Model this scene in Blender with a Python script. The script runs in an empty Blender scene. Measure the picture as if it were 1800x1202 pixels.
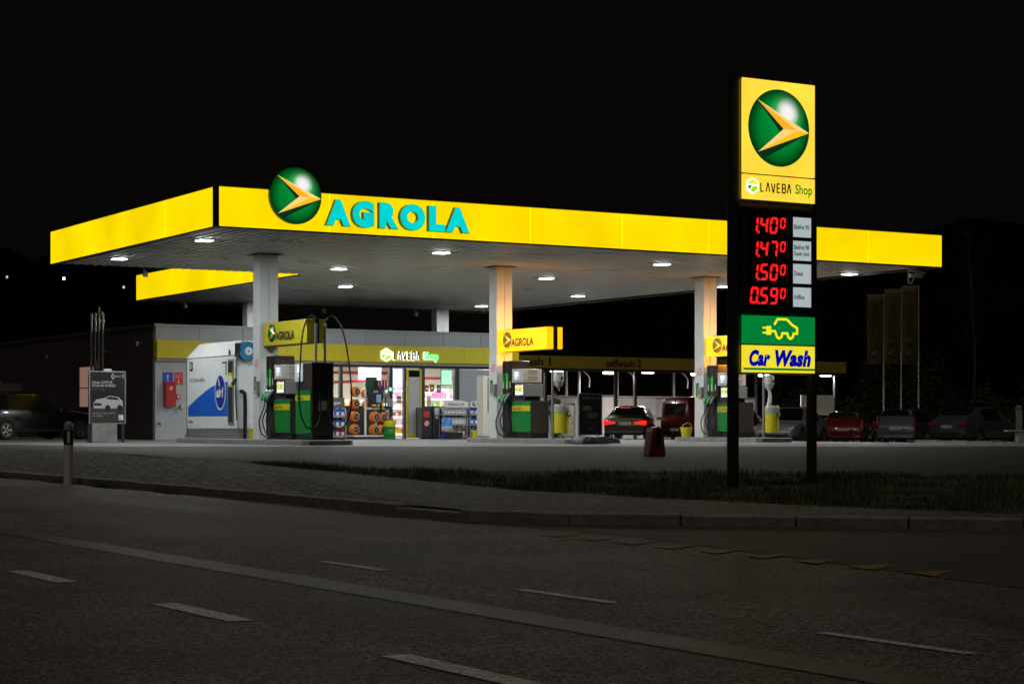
import bpy, bmesh, math, random
from mathutils import Matrix, Vector
random.seed(7)
C = bpy.context.scene.collection
SC = bpy.context.scene
R = math.radians

# ---------------------------------------------------------------- camera, sky, sun, exposure
cam_d = bpy.data.cameras.new("camera")
cam = bpy.data.objects.new("camera", cam_d); C.objects.link(cam)
cam.location = (0, 0, 1.0); cam.rotation_euler = (R(90), 0, 0)
cam_d.sensor_width = 36; cam_d.lens = 67.46; cam_d.shift_y = 0.080
cam_d.clip_start = 0.1; cam_d.clip_end = 2000
SC.camera = cam
world = bpy.data.worlds.new("World"); SC.world = world; world.use_nodes = True
wn = world.node_tree.nodes; bg = wn["Background"]
bg.inputs[0].default_value = (1.0, 0.86, 0.62, 1); bg.inputs[1].default_value = 0.0022
sun_d = bpy.data.lights.new("sun", 'SUN'); sun = bpy.data.objects.new("sun", sun_d); C.objects.link(sun)
sun_d.energy = 0.36; sun_d.angle = R(14); sun_d.color = (1.0, 0.87, 0.76)
sun.rotation_euler = (R(22), R(-8), R(0))          # high and faint: the glow over the street
SC.view_settings.view_transform = 'Standard'; SC.view_settings.look = 'None'
SC.view_settings.exposure = 0; SC.view_settings.gamma = 1
SC.render.engine = 'CYCLES'
SC.cycles.max_bounces = 6; SC.cycles.diffuse_bounces = 3; SC.cycles.glossy_bounces = 3
SC.cycles.transparent_max_bounces = 12
SC.cycles.sample_clamp_indirect = 3.0; SC.cycles.sample_clamp_direct = 0
SC.cycles.use_denoising = True

# ---------------------------------------------------------------- frame of the station
TH = R(31.0)
UX, UY = math.cos(TH), math.sin(TH)
OX, OY = -6.29, 40.8
def W(a, b, z=0.0):
    return Vector((OX + a*UX - b*UY, OY + a*UY + b*UX, z))
def sm(t):
    t = max(0.0, min(1.0, t)); return t*t*(3-2*t)
def gz(a):
    return 0.5 - 0.42*sm((a-19)/21.0)
def gzw(x, y):
    dx, dy = x-OX, y-OY
    return gz(dx*UX+dy*UY)

# ---------------------------------------------------------------- materials
MATS = {}
def mat(name, col, rough=0.5, metal=0.0, var=0.0, vscale=6.0, bump=0.0, bscale=60.0, spec=0.5, em=None, es=0.0, evar=0.0, evs=1.2, coat=0.0):
    if name in MATS: return MATS[name]
    m = bpy.data.materials.new(name); m.use_nodes = True; MATS[name] = m
    nt = m.node_tree; N = nt.nodes; L = nt.links; p = N["Principled BSDF"]
    p.inputs["Base Color"].default_value = (*col, 1); p.inputs["Roughness"].default_value = rough
    p.inputs["Metallic"].default_value = metal; p.inputs["Specular IOR Level"].default_value = spec
    if coat: p.inputs["Coat Weight"].default_value = coat; p.inputs["Coat Roughness"].default_value = 0.06
    if var or bump or evar:
        tc = N.new("ShaderNodeTexCoord")
    if var:
        n = N.new("ShaderNodeTexNoise"); n.inputs["Scale"].default_value = vscale; n.inputs["Detail"].default_value = 6; n.inputs["Roughness"].default_value = 0.65
        L.new(tc.outputs["Object"], n.inputs["Vector"])
        r = N.new("ShaderNodeMapRange"); r.inputs[1].default_value = 0.3; r.inputs[2].default_value = 0.7
        r.inputs[3].default_value = 1-var; r.inputs[4].default_value = 1+var*0.6
        L.new(n.outputs[0], r.inputs[0])
        mx = N.new("ShaderNodeMix"); mx.data_type = 'RGBA'; mx.blend_type = 'MULTIPLY'; mx.inputs[0].default_value = 1
        mx.inputs[6].default_value = (*col, 1); L.new(r.outputs[0], mx.inputs[7]); L.new(mx.outputs[2], p.inputs["Base Color"])
        r2 = N.new("ShaderNodeMapRange"); r2.inputs[3].default_value = max(0.02, rough-0.12); r2.inputs[4].default_value = min(1, rough+0.12)
        L.new(n.outputs[0], r2.inputs[0]); L.new(r2.outputs[0], p.inputs["Roughness"])
    if bump:
        n2 = N.new("ShaderNodeTexNoise"); n2.inputs["Scale"].default_value = bscale; n2.inputs["Detail"].default_value = 4
        L.new(tc.outputs["Object"], n2.inputs["Vector"])
        b = N.new("ShaderNodeBump"); b.inputs["Strength"].default_value = bump; b.inputs["Distance"].default_value = 0.01
        L.new(n2.outputs[0], b.inputs["Height"]); L.new(b.outputs[0], p.inputs["Normal"])
    if em is not None:
        p.inputs["Emission Color"].default_value = (*em, 1); p.inputs["Emission Strength"].default_value = es
        if evar:
            n3 = N.new("ShaderNodeTexNoise"); n3.inputs["Scale"].default_value = evs; n3.inputs["Detail"].default_value = 2
            L.new(tc.outputs["Object"], n3.inputs["Vector"])
            r3 = N.new("ShaderNodeMapRange"); r3.inputs[1].default_value = 0.25; r3.inputs[2].default_value = 0.75
            r3.inputs[3].default_value = es*(1-evar); r3.inputs[4].default_value = es*(1+evar)
            L.new(n3.outputs[0], r3.inputs[0]); L.new(r3.outputs[0], p.inputs["Emission Strength"])
    return m

def glass_mat(name, tint=(0.95, 0.97, 0.97), refl=0.9):
    m = bpy.data.materials.new(name); m.use_nodes = True; MATS[name] = m
    nt = m.node_tree; N = nt.nodes; L = nt.links; N.clear()
    o = N.new("ShaderNodeOutputMaterial"); t = N.new("ShaderNodeBsdfTransparent"); g = N.new("ShaderNodeBsdfGlossy")
    t.inputs[0].default_value = (*tint, 1); g.inputs["Roughness"].default_value = 0.02; g.inputs[0].default_value = (refl, refl, refl, 1)
    f = N.new("ShaderNodeFresnel"); f.inputs[0].default_value = 1.45; x = N.new("ShaderNodeMixShader")
    L.new(f.outputs[0], x.inputs[0]); L.new(t.outputs[0], x.inputs[1]); L.new(g.outputs[0], x.inputs[2]); L.new(x.outputs[0], o.inputs[0])
    return m

def asphalt_mat(name, base, speck, rough=0.75, scale=1.0, patch=0.25, bumpd=0.006, bstr=0.8, track=0.0):
    m = bpy.data.materials.new(name); m.use_nodes = True; MATS[name] = m
    nt = m.node_tree; N = nt.nodes; L = nt.links; p = N["Principled BSDF"]
    tc = N.new("ShaderNodeTexCoord")
    v = N.new("ShaderNodeTexVoronoi"); v.inputs["Scale"].default_value = 95*scale; L.new(tc.outputs["Object"], v.inputs["Vector"])
    big = N.new("ShaderNodeTexNoise"); big.inputs["Scale"].default_value = 0.55; big.inputs["Detail"].default_value = 7; big.inputs["Roughness"].default_value = 0.7
    L.new(tc.outputs["Object"], big.inputs["Vector"])
    cr = N.new("ShaderNodeSeparateColor"); L.new(v.outputs["Color"], cr.inputs[0])
    ramp = N.new("ShaderNodeValToRGB"); ramp.color_ramp.elements[0].position = 0.25; ramp.color_ramp.elements[1].position = 1.0
    ramp.color_ramp.elements[0].color = (*base, 1); ramp.color_ramp.elements[1].color = (*speck, 1)
    L.new(cr.outputs[0], ramp.inputs[0])
    mr = N.new("ShaderNodeMapRange"); mr.inputs[1].default_value = 0.3; mr.inputs[2].default_value = 0.7; mr.inputs[3].default_value = 1-patch; mr.inputs[4].default_value = 1+patch
    L.new(big.outputs[0], mr.inputs[0])
    wear = mr.outputs[0]
    if track:    # polished wheel tracks and drip stains drawn out along the lane
        mp = N.new("ShaderNodeMapping"); mp.inputs["Scale"].default_value = (0.9, 0.03, 1)
        m0 = N.new("ShaderNodeMapping"); m0.inputs["Rotation"].default_value = (0, 0, -TH); L.new(tc.outputs["Object"], m0.inputs["Vector"]); L.new(m0.outputs[0], mp.inputs["Vector"]); tn = N.new("ShaderNodeTexNoise"); tn.inputs["Scale"].default_value = 1.0; tn.inputs["Detail"].default_value = 4
        L.new(mp.outputs[0], tn.inputs["Vector"]); tm = N.new("ShaderNodeMapRange"); tm.inputs[1].default_value = .35; tm.inputs[2].default_value = .65; tm.inputs[3].default_value = 1-track; tm.inputs[4].default_value = 1+track
        L.new(tn.outputs[0], tm.inputs[0]); mu = N.new("ShaderNodeMath"); mu.operation = 'MULTIPLY'; L.new(mr.outputs[0], mu.inputs[0]); L.new(tm.outputs[0], mu.inputs[1]); wear = mu.outputs[0]
        rr = N.new("ShaderNodeMapRange"); rr.inputs[1].default_value = .35; rr.inputs[2].default_value = .65; rr.inputs[3].default_value = rough-.05; rr.inputs[4].default_value = rough+.08; L.new(tn.outputs[0], rr.inputs[0])
    mx = N.new("ShaderNodeMix"); mx.data_type = 'RGBA'; mx.blend_type = 'MULTIPLY'; mx.inputs[0].default_value = 1
    L.new(ramp.outputs[0], mx.inputs[6]); L.new(wear, mx.inputs[7]); L.new(mx.outputs[2], p.inputs["Base Color"])
    fine = N.new("ShaderNodeTexNoise"); fine.inputs["Scale"].default_value = 60*scale; fine.inputs["Detail"].default_value = 5
    L.new(tc.outputs["Object"], fine.inputs["Vector"])
    ad = N.new("ShaderNodeMath"); ad.operation = 'ADD'; L.new(v.outputs["Distance"], ad.inputs[0]); L.new(fine.outputs[0], ad.inputs[1])
    b = N.new("ShaderNodeBump"); b.inputs["Strength"].default_value = bstr; b.inputs["Distance"].default_value = bumpd
    L.new(ad.outputs[0], b.inputs["Height"]); L.new(b.outputs[0], p.inputs["Normal"])
    p.inputs["Roughness"].default_value = rough; p.inputs["Specular IOR Level"].default_value = 0.4
    if track: L.new(rr.outputs[0], p.inputs["Roughness"])
    return m

def brick_mat(name, c1, c2, mortar, sx, sy, bumpd=0.02, rot=0.0):
    m = bpy.data.materials.new(name); m.use_nodes = True; MATS[name] = m
    nt = m.node_tree; N = nt.nodes; L = nt.links; p = N["Principled BSDF"]
    tc = N.new("ShaderNodeTexCoord"); mp = N.new("ShaderNodeMapping"); mp.inputs["Rotation"].default_value = (0, 0, rot)
    wob = N.new("ShaderNodeTexNoise"); wob.inputs["Scale"].default_value = 4.5
    L.new(tc.outputs["Object"], wob.inputs["Vector"])
    am = N.new("ShaderNodeMix"); am.data_type = 'RGBA'; am.blend_type = 'LINEAR_LIGHT'; am.inputs[0].default_value = 0.10
    L.new(tc.outputs["Object"], am.inputs[6]); L.new(wob.outputs[1], am.inputs[7]); L.new(am.outputs[2], mp.inputs["Vector"])
    br = N.new("ShaderNodeTexBrick"); br.inputs["Scale"].default_value = 1; br.inputs["Brick Width"].default_value = sx; br.inputs["Row Height"].default_value = sy
    br.inputs["Mortar Size"].default_value = 0.018; br.inputs["Mortar Smooth"].default_value = 0.6
    br.inputs["Color1"].default_value = (*c1, 1); br.inputs["Color2"].default_value = (*c2, 1); br.inputs["Mortar"].default_value = (*mortar, 1)
    L.new(mp.outputs[0], br.inputs["Vector"])
    n = N.new("ShaderNodeTexNoise"); n.inputs["Scale"].default_value = 9; n.inputs["Detail"].default_value = 6; L.new(tc.outputs["Object"], n.inputs["Vector"])
    mr = N.new("ShaderNodeMapRange"); mr.inputs[1].default_value = .3; mr.inputs[2].default_value = .7; mr.inputs[3].default_value = 0.3; mr.inputs[4].default_value = 1.7; L.new(n.outputs[0], mr.inputs[0])
    mx = N.new("ShaderNodeMix"); mx.data_type = 'RGBA'; mx.blend_type = 'MULTIPLY'; mx.inputs[0].default_value = 1
    L.new(br.outputs[0], mx.inputs[6]); L.new(mr.outputs[0], mx.inputs[7]); L.new(mx.outputs[2], p.inputs["Base Color"])
    inv = N.new("ShaderNodeMath"); inv.operation = 'SUBTRACT'; inv.inputs[0].default_value = 1; L.new(br.outputs[1], inv.inputs[1])
    ad = N.new("ShaderNodeMath"); ad.operation = 'MULTIPLY_ADD'; ad.inputs[1].default_value = 0.6; L.new(n.outputs[0], ad.inputs[0]); L.new(inv.outputs[0], ad.inputs[2])
    b = N.new("ShaderNodeBump"); b.inputs["Strength"].default_value = 1.0; b.inputs["Distance"].default_value = bumpd
    L.new(ad.outputs[0], b.inputs["Height"]); L.new(b.outputs[0], p.inputs["Normal"])
    p.inputs["Roughness"].default_value = 0.7
    return m

YEL = (1.0, 0.725, 0.0)
M_fascia = mat("lit_yellow_panel", (0.8, 0.55, 0.01), 0.35, em=YEL, es=1.0, evar=0.17, evs=0.55)
M_fascia_rear = M_fascia
M_yellow_lit = mat("lit_yellow_sign", (0.8, 0.5, 0.01), 0.35, em=(1.0, 0.42, 0.0), es=1.45, evar=0.08, evs=1.5)
M_yellow_pylon = mat("lit_yellow_pylon", (0.8, 0.5, 0.02), 0.3, em=(1.0, 0.69, 0.05), es=1.06, evar=0.12, evs=1.6)
M_yellow_wash = mat("lit_lemon_panel", (0.8, 0.7, 0.02), 0.3, em=(0.95, 0.80, 0.03), es=0.9, evar=0.06, evs=2)
M_yellow = mat("yellow_paint", (0.62, 0.52, 0.01), 0.4, var=0.10)
M_yellow_bin = mat("yellow_enamel", (0.68, 0.58, 0.02), 0.35, var=0.12)
M_green_lit = mat("lit_green_panel", (0.0, 0.25, 0.05), 0.3, em=(0.0, 0.27, 0.045), es=0.75, evar=0.1, evs=2)
M_green = mat("green_paint", (0.005, 0.20, 0.03), 0.35, var=0.10)
M_darkgreen = mat("dark_green", (0.004, 0.055, 0.03), 0.4)
M_white = mat("white_paint", (0.72, 0.74, 0.72), 0.45, var=0.07, vscale=3, bump=0.05)
M_column = mat("column_paint", (0.66, 0.68, 0.66), 0.5, var=0.09, vscale=2.2)
M_cream = mat("cream_metal", (0.62, 0.60, 0.52), 0.4, var=0.06)
M_soffit = mat("soffit_metal", (0.58, 0.60, 0.58), 0.30, var=0.07, vscale=0.5, spec=0.5)
M_soffit_gap = mat("soffit_gap", (0.015, 0.015, 0.015), 0.6)
M_black = mat("black_metal", (0.012, 0.012, 0.013), 0.35)
M_blackmat = mat("black_matte", (0.01, 0.01, 0.01), 0.7)
M_rubber = mat("black_rubber", (0.012, 0.012, 0.012), 0.55)
M_dark = mat("anthracite_frame", (0.028, 0.032, 0.035), 0.4, var=0.1)
M_post = mat("pylon_black", (0.03, 0.027, 0.032), 0.42, var=0.2, vscale=1.5)
M_tower = mat("brown_black_steel", (0.045, 0.036, 0.032), 0.32, var=0.1)
M_grey = mat("grey_metal", (0.26, 0.27, 0.27), 0.4, var=0.08)
M_steel = mat("galvanised_steel", (0.42, 0.43, 0.44), 0.38, metal=0.7, var=0.18, vscale=9)
M_chrome = mat("bright_metal", (0.75, 0.75, 0.76), 0.18, metal=1.0)
M_cladding = mat("grey_cladding", (0.34, 0.37, 0.40), 0.4, var=0.06, vscale=2)
M_wall = mat("pale_wall", (0.42, 0.44, 0.46), 0.6, var=0.06)
M_darkwall = mat("dark_side_cladding", (0.055, 0.045, 0.045), 0.55, var=0.15, vscale=2)
M_concrete = mat("concrete", (0.24, 0.235, 0.22), 0.8, var=0.3, vscale=5, bump=0.4, bscale=40)
M_inwall = mat("shop_wall", (0.72, 0.69, 0.61), 0.6)
M_inred = mat("red_stripe", (0.42, 0.03, 0.05), 0.5)
M_infloor = mat("shop_floor", (0.35, 0.30, 0.26), 0.35, var=0.1)
M_glass = glass_mat("window_glass")
M_blue = mat("blue_plastic", (0.01, 0.10, 0.42), 0.35, var=0.1)
M_bluesign = mat("blue_sign", (0.01, 0.07, 0.50), 0.4)
M_blueprint = mat("blue_print", (0.005, 0.11, 0.55), 0.35)
M_navy = mat("navy_print", (0.01, 0.03, 0.30), 0.35)
M_redsign = mat("red_sign", (0.60, 0.03, 0.02), 0.4)
M_red = mat("red_paint", (0.42, 0.015, 0.02), 0.35, var=0.08)
M_redbrown = mat("red_brown_plastic", (0.22, 0.030, 0.014), 0.45, var=0.15)
M_orange = mat("orange_plastic", (0.75, 0.20, 0.008), 0.3, var=0.1)
M_print = mat("dark_lettering", (0.006, 0.03, 0.02), 0.5)
M_printgrey = mat("grey_lettering", (0.10, 0.11, 0.14), 0.5)
M_printwhite = mat("white_lettering", (0.75, 0.75, 0.72), 0.5)
M_tyre = mat("tyre_rubber", (0.014, 0.014, 0.014), 0.7)
M_rim = mat("alloy_rim", (0.62, 0.62, 0.64), 0.25, metal=0.9)
M_carglass = mat("car_glass", (0.006, 0.007, 0.008), 0.22, spec=0.15)
M_plate = mat("number_plate", (0.6, 0.6, 0.56), 0.4)
M_lamp_red = mat("tail_lamp", (0.20, 0.004, 0.004), 0.12, coat=1)
M_lamp_on = mat("brake_lamp_lit", (0.5, 0.01, 0.0), 0.2, em=(1.0, 0.012, 0.006), es=1.3)
M_lamp_clear = mat("clear_lamp", (0.75, 0.75, 0.78), 0.08, metal=0.6, coat=1)
M_led = mat("ceiling_lens", (0.9, 0.95, 1), 0.3, em=(0.92, 0.98, 1.0), es=9)
M_tube = mat("wash_tube", (0.9, 0.9, 0.9), 0.3, em=(1.0, 0.86, 0.80), es=14)
M_inlamp = mat("shop_lamp", (0.9, 0.9, 0.9), 0.3, em=(1.0, 0.95, 0.86), es=5)
M_seg = mat("red_led", (0.3, 0, 0), 0.3, em=(1.0, 0.012, 0.012), es=1.3)
M_segback = mat("display_black", (0.012, 0.006, 0.007), 0.3)
M_pricewhite = mat("lit_price_label", (0.6, 0.65, 0.66), 0.4, em=(0.62, 0.72, 0.76), es=0.62)
M_cyan = mat("lit_turquoise", (0.0, 0.4, 0.4), 0.3, em=(0.0, 0.66, 0.64), es=1.0, evar=0.10, evs=3)
M_lettergreen = mat("lit_letter_green", (0.0, 0.3, 0.1), 0.3, em=(0.0, 0.50, 0.13), es=0.85)
M_letterside = mat("letter_side", (0.02, 0.06, 0.01), 0.4)
M_ledwhite = mat("lit_white", (0.8, 0.8, 0.8), 0.3, em=(1, 1, 0.97), es=1.7)
M_ledgreen = mat("lit_green_text", (0.0, 0.5, 0.1), 0.3, em=(0.03, 0.9, 0.10), es=1.1)
M_navylit = mat("lit_navy_text", (0.0, 0.0, 0.2), 0.3, em=(0.0, 0.0, 0.35), es=0.9)
M_greenlit_dark = mat("lit_green_line", (0.0, 0.15, 0.02), 0.3, em=(0.0, 0.16, 0.02), es=0.9)
M_iconyellow = mat("lit_icon_yellow", (0.8, 0.7, 0.0), 0.3, em=(1.0, 0.83, 0.01), es=1.0)
M_shopgreen = mat("lit_green_print", (0.0, 0.3, 0.02), 0.3, em=(0.0, 0.22, 0.01), es=0.9)
M_limelit = mat("lit_lime_print", (0.3, 0.6, 0.02), 0.3, em=(0.42, 0.80, 0.02), es=1.0)
M_blackprint = mat("black_print", (0.004, 0.004, 0.004), 0.5)
M_screen = mat("lit_screen", (0.5, 0.6, 0.9), 0.2, em=(0.62, 0.74, 1.0), es=1.3)
M_leaf = mat("shrub_leaf", (0.035, 0.045, 0.022), 0.8, var=0.3, vscale=3, spec=.1)
M_bark = mat("bark", (0.06, 0.05, 0.04), 0.9, var=0.3, vscale=12, bump=0.5)
M_mortargrass = mat("grass_blade", (0.06, 0.075, 0.025), 0.6, var=0.5, vscale=1.3)

# ---------------------------------------------------------------- mesh helpers
class MB:
    def __init__(s): s.v = []; s.f = []; s.m = []
    def face(s, pts, m=0):
        i = len(s.v); s.v += [tuple(p) for p in pts]; s.f.append(tuple(range(i, i+len(pts)))); s.m.append(m)
    def box(s, x0, x1, y0, y1, z0, z1, m=0):
        i = len(s.v)
        s.v += [(x0,y0,z0),(x1,y0,z0),(x1,y1,z0),(x0,y1,z0),(x0,y0,z1),(x1,y0,z1),(x1,y1,z1),(x0,y1,z1)]
        for q in ((0,3,2,1),(4,5,6,7),(0,1,5,4),(1,2,6,5),(2,3,7,6),(3,0,4,7)):
            s.f.append(tuple(i+k for k in q)); s.m.append(m)
        return s
    def prism(s, poly, plane, d0, d1, m=0, mside=None):
        """poly in 2D; plane 'xz' (depth y), 'yz' (depth x), 'xy' (depth z)"""
        def P(p, d):
            return (p[0], d, p[1]) if plane == 'xz' else ((d, p[0], p[1]) if plane == 'yz' else (p[0], p[1], d))
        n = len(poly); i = len(s.v)
        s.v += [P(p, d0) for p in poly] + [P(p, d1) for p in poly]
        s.f.append(tuple(range(i, i+n))); s.m.append(m)
        s.f.append(tuple(range(i+2*n-1, i+n-1, -1))); s.m.append(m)
        for k in range(n):
            s.f.append((i+k, i+n+k, i+n+(k+1) % n, i+(k+1) % n)); s.m.append(m if mside is None else mside)
        return s
    def tube(s, pts, r, n=8, m=0, cap=True, rs=None):
        pts = [Vector(p) for p in pts]; i0 = len(s.v); up = None
        for k, p in enumerate(pts):
            t = (pts[min(k+1, len(pts)-1)] - pts[max(k-1, 0)]).normalized()
            if up is None:
                up = t.orthogonal().normalized()
            else:
                up = (up - t*up.dot(t))
                up = up.normalized() if up.length > 1e-6 else t.orthogonal().normalized()
            w = t.cross(up); rr = rs[k] if rs else r
            for j in range(n):
                a = 2*math.pi*j/n; q = p + (up*math.cos(a) + w*math.sin(a))*rr; s.v.append(tuple(q))
        for k in range(len(pts)-1):
            for j in range(n):
                a = i0+k*n+j; b = i0+k*n+(j+1) % n
                s.f.append((a, b, b+n, a+n)); s.m.append(m)
        if cap:
            s.f.append(tuple(i0+j for j in reversed(range(n)))); s.m.append(m)
            s.f.append(tuple(i0+(len(pts)-1)*n+j for j in range(n))); s.m.append(m)
        return s
    def lathe(s, prof, n=20, c=(0, 0, 0), axis='z', m=0, mi=None, cap=True):
        i0 = len(s.v)
        for r, h in prof:
            for j in range(n):
                a = 2*math.pi*j/n; x, y = r*math.cos(a), r*math.sin(a)
                p = (x, y, h) if axis == 'z' else ((h, x, y) if axis == 'x' else (x, h, -y) if axis == 'y' else None)
                s.v.append((p[0]+c[0], p[1]+c[1], p[2]+c[2]))
        for k in range(len(prof)-1):
            for j in range(n):
                a = i0+k*n+j; b = i0+k*n+(j+1) % n
                s.f.append((a, b, b+n, a+n)); s.m.append(mi[k] if mi else m)
        if not cap: return s
        s.f.append(tuple(i0+j for j in reversed(range(n)))); s.m.append(mi[0] if mi else m)
        s.f.append(tuple(i0+(len(prof)-1)*n+j for j in range(n))); s.m.append(mi[-1] if mi else m)
        return s
    def stroke(s, pts, w, y0, y1, m=0, closed=False):
        """flat ribbon in the XZ plane, thickness y0..y1, mitred"""
        P = [Vector(p) for p in pts]; n = len(P); Lf = []; Rt = []
        for k in range(n):
            if closed: d0 = (P[k]-P[k-1]); d1 = (P[(k+1) % n]-P[k])
            else:
                d0 = P[k]-P[k-1] if k else P[1]-P[0]; d1 = P[k+1]-P[k] if k < n-1 else P[k]-P[k-1]
            d0 = d0.normalized(); d1 = d1.normalized(); t = (d0+d1)
            t = t.normalized() if t.length > 1e-5 else d0
            nn = Vector((-t.y, t.x)); c = max(0.35, nn.dot(Vector((-d0.y, d0.x))))
            Lf.append(P[k]+nn*(w/2/c)); Rt.append(P[k]-nn*(w/2/c))
        for k in range(n if closed else n-1):
            j = (k+1) % n
            s.prism([Rt[k], Rt[j], Lf[j], Lf[k]], 'xz', y0, y1, m)
        return s
    def build(s, name, mats, parent=None, loc=(0, 0, 0), rz=0.0, smooth=False, bevel=0.0, weld=False):
        me = bpy.data.meshes.new(name); me.from_pydata(s.v, [], s.f)
        if not isinstance(mats, (list, tuple)): mats = [mats]
        for m in mats: me.materials.append(m)
        for p, mi in zip(me.polygons, s.m): p.material_index = mi; p.use_smooth = smooth
        bm = bmesh.new(); bm.from_mesh(me)
        if weld: bmesh.ops.remove_doubles(bm, verts=bm.verts, dist=1e-5)
        bmesh.ops.recalc_face_normals(bm, faces=bm.faces); bm.to_mesh(me); bm.free()
        if smooth:
            try: me.set_sharp_from_angle(angle=R(38))
            except Exception: pass
        o = bpy.data.objects.new(name, me); C.objects.link(o); o.location = loc; o.rotation_euler = (0, 0, rz)
        if parent is not None: o.parent = parent
        if bevel:
            bv = o.modifiers.new("bevel", 'BEVEL'); bv.width = bevel; bv.segments = 2; bv.limit_method = 'ANGLE'; bv.angle_limit = R(40)
        return o

def tag(o, label=None, cat=None, group=None, kind=None):
    if label: o["label"] = label
    if cat: o["category"] = cat
    if group: o["group"] = group
    if kind: o["kind"] = kind
    return o
def thing(name, label, cat, loc, rz=TH, group=None):
    o = bpy.data.objects.new(name, None); C.objects.link(o); o.empty_display_size = 0.1
    o.location = loc; o.rotation_euler = (0, 0, rz)
    return tag(o, label, cat, group)
def dup(o, parent=None):
    c = o.copy(); C.objects.link(c)
    if parent is not None: c.parent = parent
    for ch in list(o.children): dup(ch, c)
    return c

_fc = {}
def text_data(body, bold=0.0, shear=0.0, sp=1.0):
    k = (body, bold, shear, sp)
    if k in _fc: return _fc[k]
    cu = bpy.data.curves.new("t", 'FONT'); cu.body = body; cu.offset = bold; cu.shear = shear; cu.space_character = sp
    cu.resolution_u = 4
    ob = bpy.data.objects.new("t", cu); C.objects.link(ob)
    dg = bpy.context.evaluated_depsgraph_get(); me = bpy.data.meshes.new_from_object(ob.evaluated_get(dg))
    vs = [tuple(v.co[:2]) for v in me.vertices]; fs = [tuple(p.vertices) for p in me.polygons]
    bpy.data.objects.remove(ob); bpy.data.curves.remove(cu); bpy.data.meshes.remove(me)
    _fc[k] = (vs, fs); return _fc[k]
def text(name, body, parent, m, x0, x1, z0, z1, y, rz=0.0, bold=0.0, shear=0.0, depth=0.0, side=None, sp=1.0, mirror=False, origin=(0, 0, 0)):
    """lettering whose ink fills x0..x1, z0..z1 of the XZ plane at y, facing -Y, turned by rz about origin"""
    vs, fs = text_data(body, bold, shear, sp)
    ax = min(v[0] for v in vs); bx = max(v[0] for v in vs); az = min(v[1] for v in vs); bz = max(v[1] for v in vs)
    out = MB()
    P = []
    for vx, vz in vs:
        t = (vx-ax)/(bx-ax)
        if mirror: t = 1-t
        P.append((x0+t*(x1-x0), z0+(vz-az)/(bz-az)*(z1-z0)))
    out.v = [(p[0], y, p[1]) for p in P]; out.f = [f for f in fs]; out.m = [0]*len(fs)
    if depth:
        n = len(P); out.v += [(p[0], y+depth, p[1]) for p in P]
        cnt = {}
        for f in fs:
            for k in range(len(f)):
                e = (f[k], f[(k+1) % len(f)]); cnt[tuple(sorted(e))] = cnt.get(tuple(sorted(e)), 0)+1
        for e, c in cnt.items():
            if c == 1: out.f.append((e[0], e[1], e[1]+n, e[0]+n)); out.m.append(1 if side else 0)
    return out.build(name, [m, side] if side else m, parent, origin, rz)

def emblem_mat(name, es, base_only=False):
    m = bpy.data.materials.new(name); m.use_nodes = True
    nt = m.node_tree; N = nt.nodes; L = nt.links; p = N["Principled BSDF"]
    tc = N.new("ShaderNodeTexCoord")
    def dist(cx, cz):
        s = N.new("ShaderNodeVectorMath"); s.operation = 'SUBTRACT'; s.inputs[1].default_value = (cx, 0, cz)
        L.new(tc.outputs["Object"], s.inputs[0])
        k = N.new("ShaderNodeVectorMath"); k.operation = 'MULTIPLY'; k.inputs[1].default_value = (1, 0, 1); L.new(s.outputs[0], k.inputs[0])
        q = N.new("ShaderNodeVectorMath"); q.operation = 'LENGTH'; L.new(k.outputs[0], q.inputs[0]); return q.outputs["Value"]
    r1 = N.new("ShaderNodeValToRGB"); e = r1.color_ramp.elements
    e[0].position = 0.05; e[0].color = (0.95, 0.95, 0.95, 1); e[1].position = 1.0; e[1].color = (0.0, 0.20, 0.025, 1)
    a = e.new(0.20); a.color = (0.80, 0.86, 0.80, 1); a = e.new(0.40); a.color = (0.04, 0.38, 0.08, 1); a = e.new(0.6); a.color = (0.0, 0.26, 0.035, 1)
    L.new(dist(0.28, 0.43), r1.inputs[0])
    r2 = N.new("ShaderNodeValToRGB"); e = r2.color_ramp.elements
    e[0].position = 0.62; e[0].color = (1, 1, 1, 1); e[1].position = 1.0; e[1].color = (0.12, 0.12, 0.12, 1)
    L.new(dist(0, 0), r2.inputs[0])
    mx = N.new("ShaderNodeMix"); mx.data_type = 'RGBA'; mx.blend_type = 'MULTIPLY'; mx.inputs[0].default_value = 1
    L.new(r1.outputs[0], mx.inputs[6]); L.new(r2.outputs[0], mx.inputs[7])
    L.new(mx.outputs[2], p.inputs["Base Color"])
    if es: L.new(mx.outputs[2], p.inputs["Emission Color"]); p.inputs["Emission Strength"].default_value = es
    p.inputs["Roughness"].default_value = 0.25
    return m
def amat(n, c, es):
    return mat(n, c, 0.3, em=c if es else None, es=es)
EMB = {}
for key, es in (("lit", 0.95), ("dim", 0.0)):
    EMB[key] = [emblem_mat("emblem_ball_"+key, es), amat("emblem_cream_"+key, (1.0, 0.66, 0.22), es), amat("emblem_gold_"+key, (1.0, 0.45, 0.02), es),
                amat("emblem_yellow_"+key, (1.0, 0.58, 0.01), es), amat("emblem_shade_"+key, (0.004, 0.035, 0.012), es*0.8), amat("emblem_rim_"+key, (0.01, 0.03, 0.02), 0)]
EMB["olive"] = [amat("emblem_ball_olive", (0.20, 0.13, 0.01), 0.9), amat("emblem_cream_olive", (1.0, 0.55, 0.02), 1.0), amat("emblem_gold_olive", (0.75, 0.36, 0.01), 0.9),
                amat("emblem_yellow_olive", (0.95, 0.5, 0.01), 1.0), amat("emblem_shade_olive", (0.06, 0.035, 0.004), 0.6), amat("emblem_rim_olive", (0.05, 0.03, 0.01), 0)]
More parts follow.
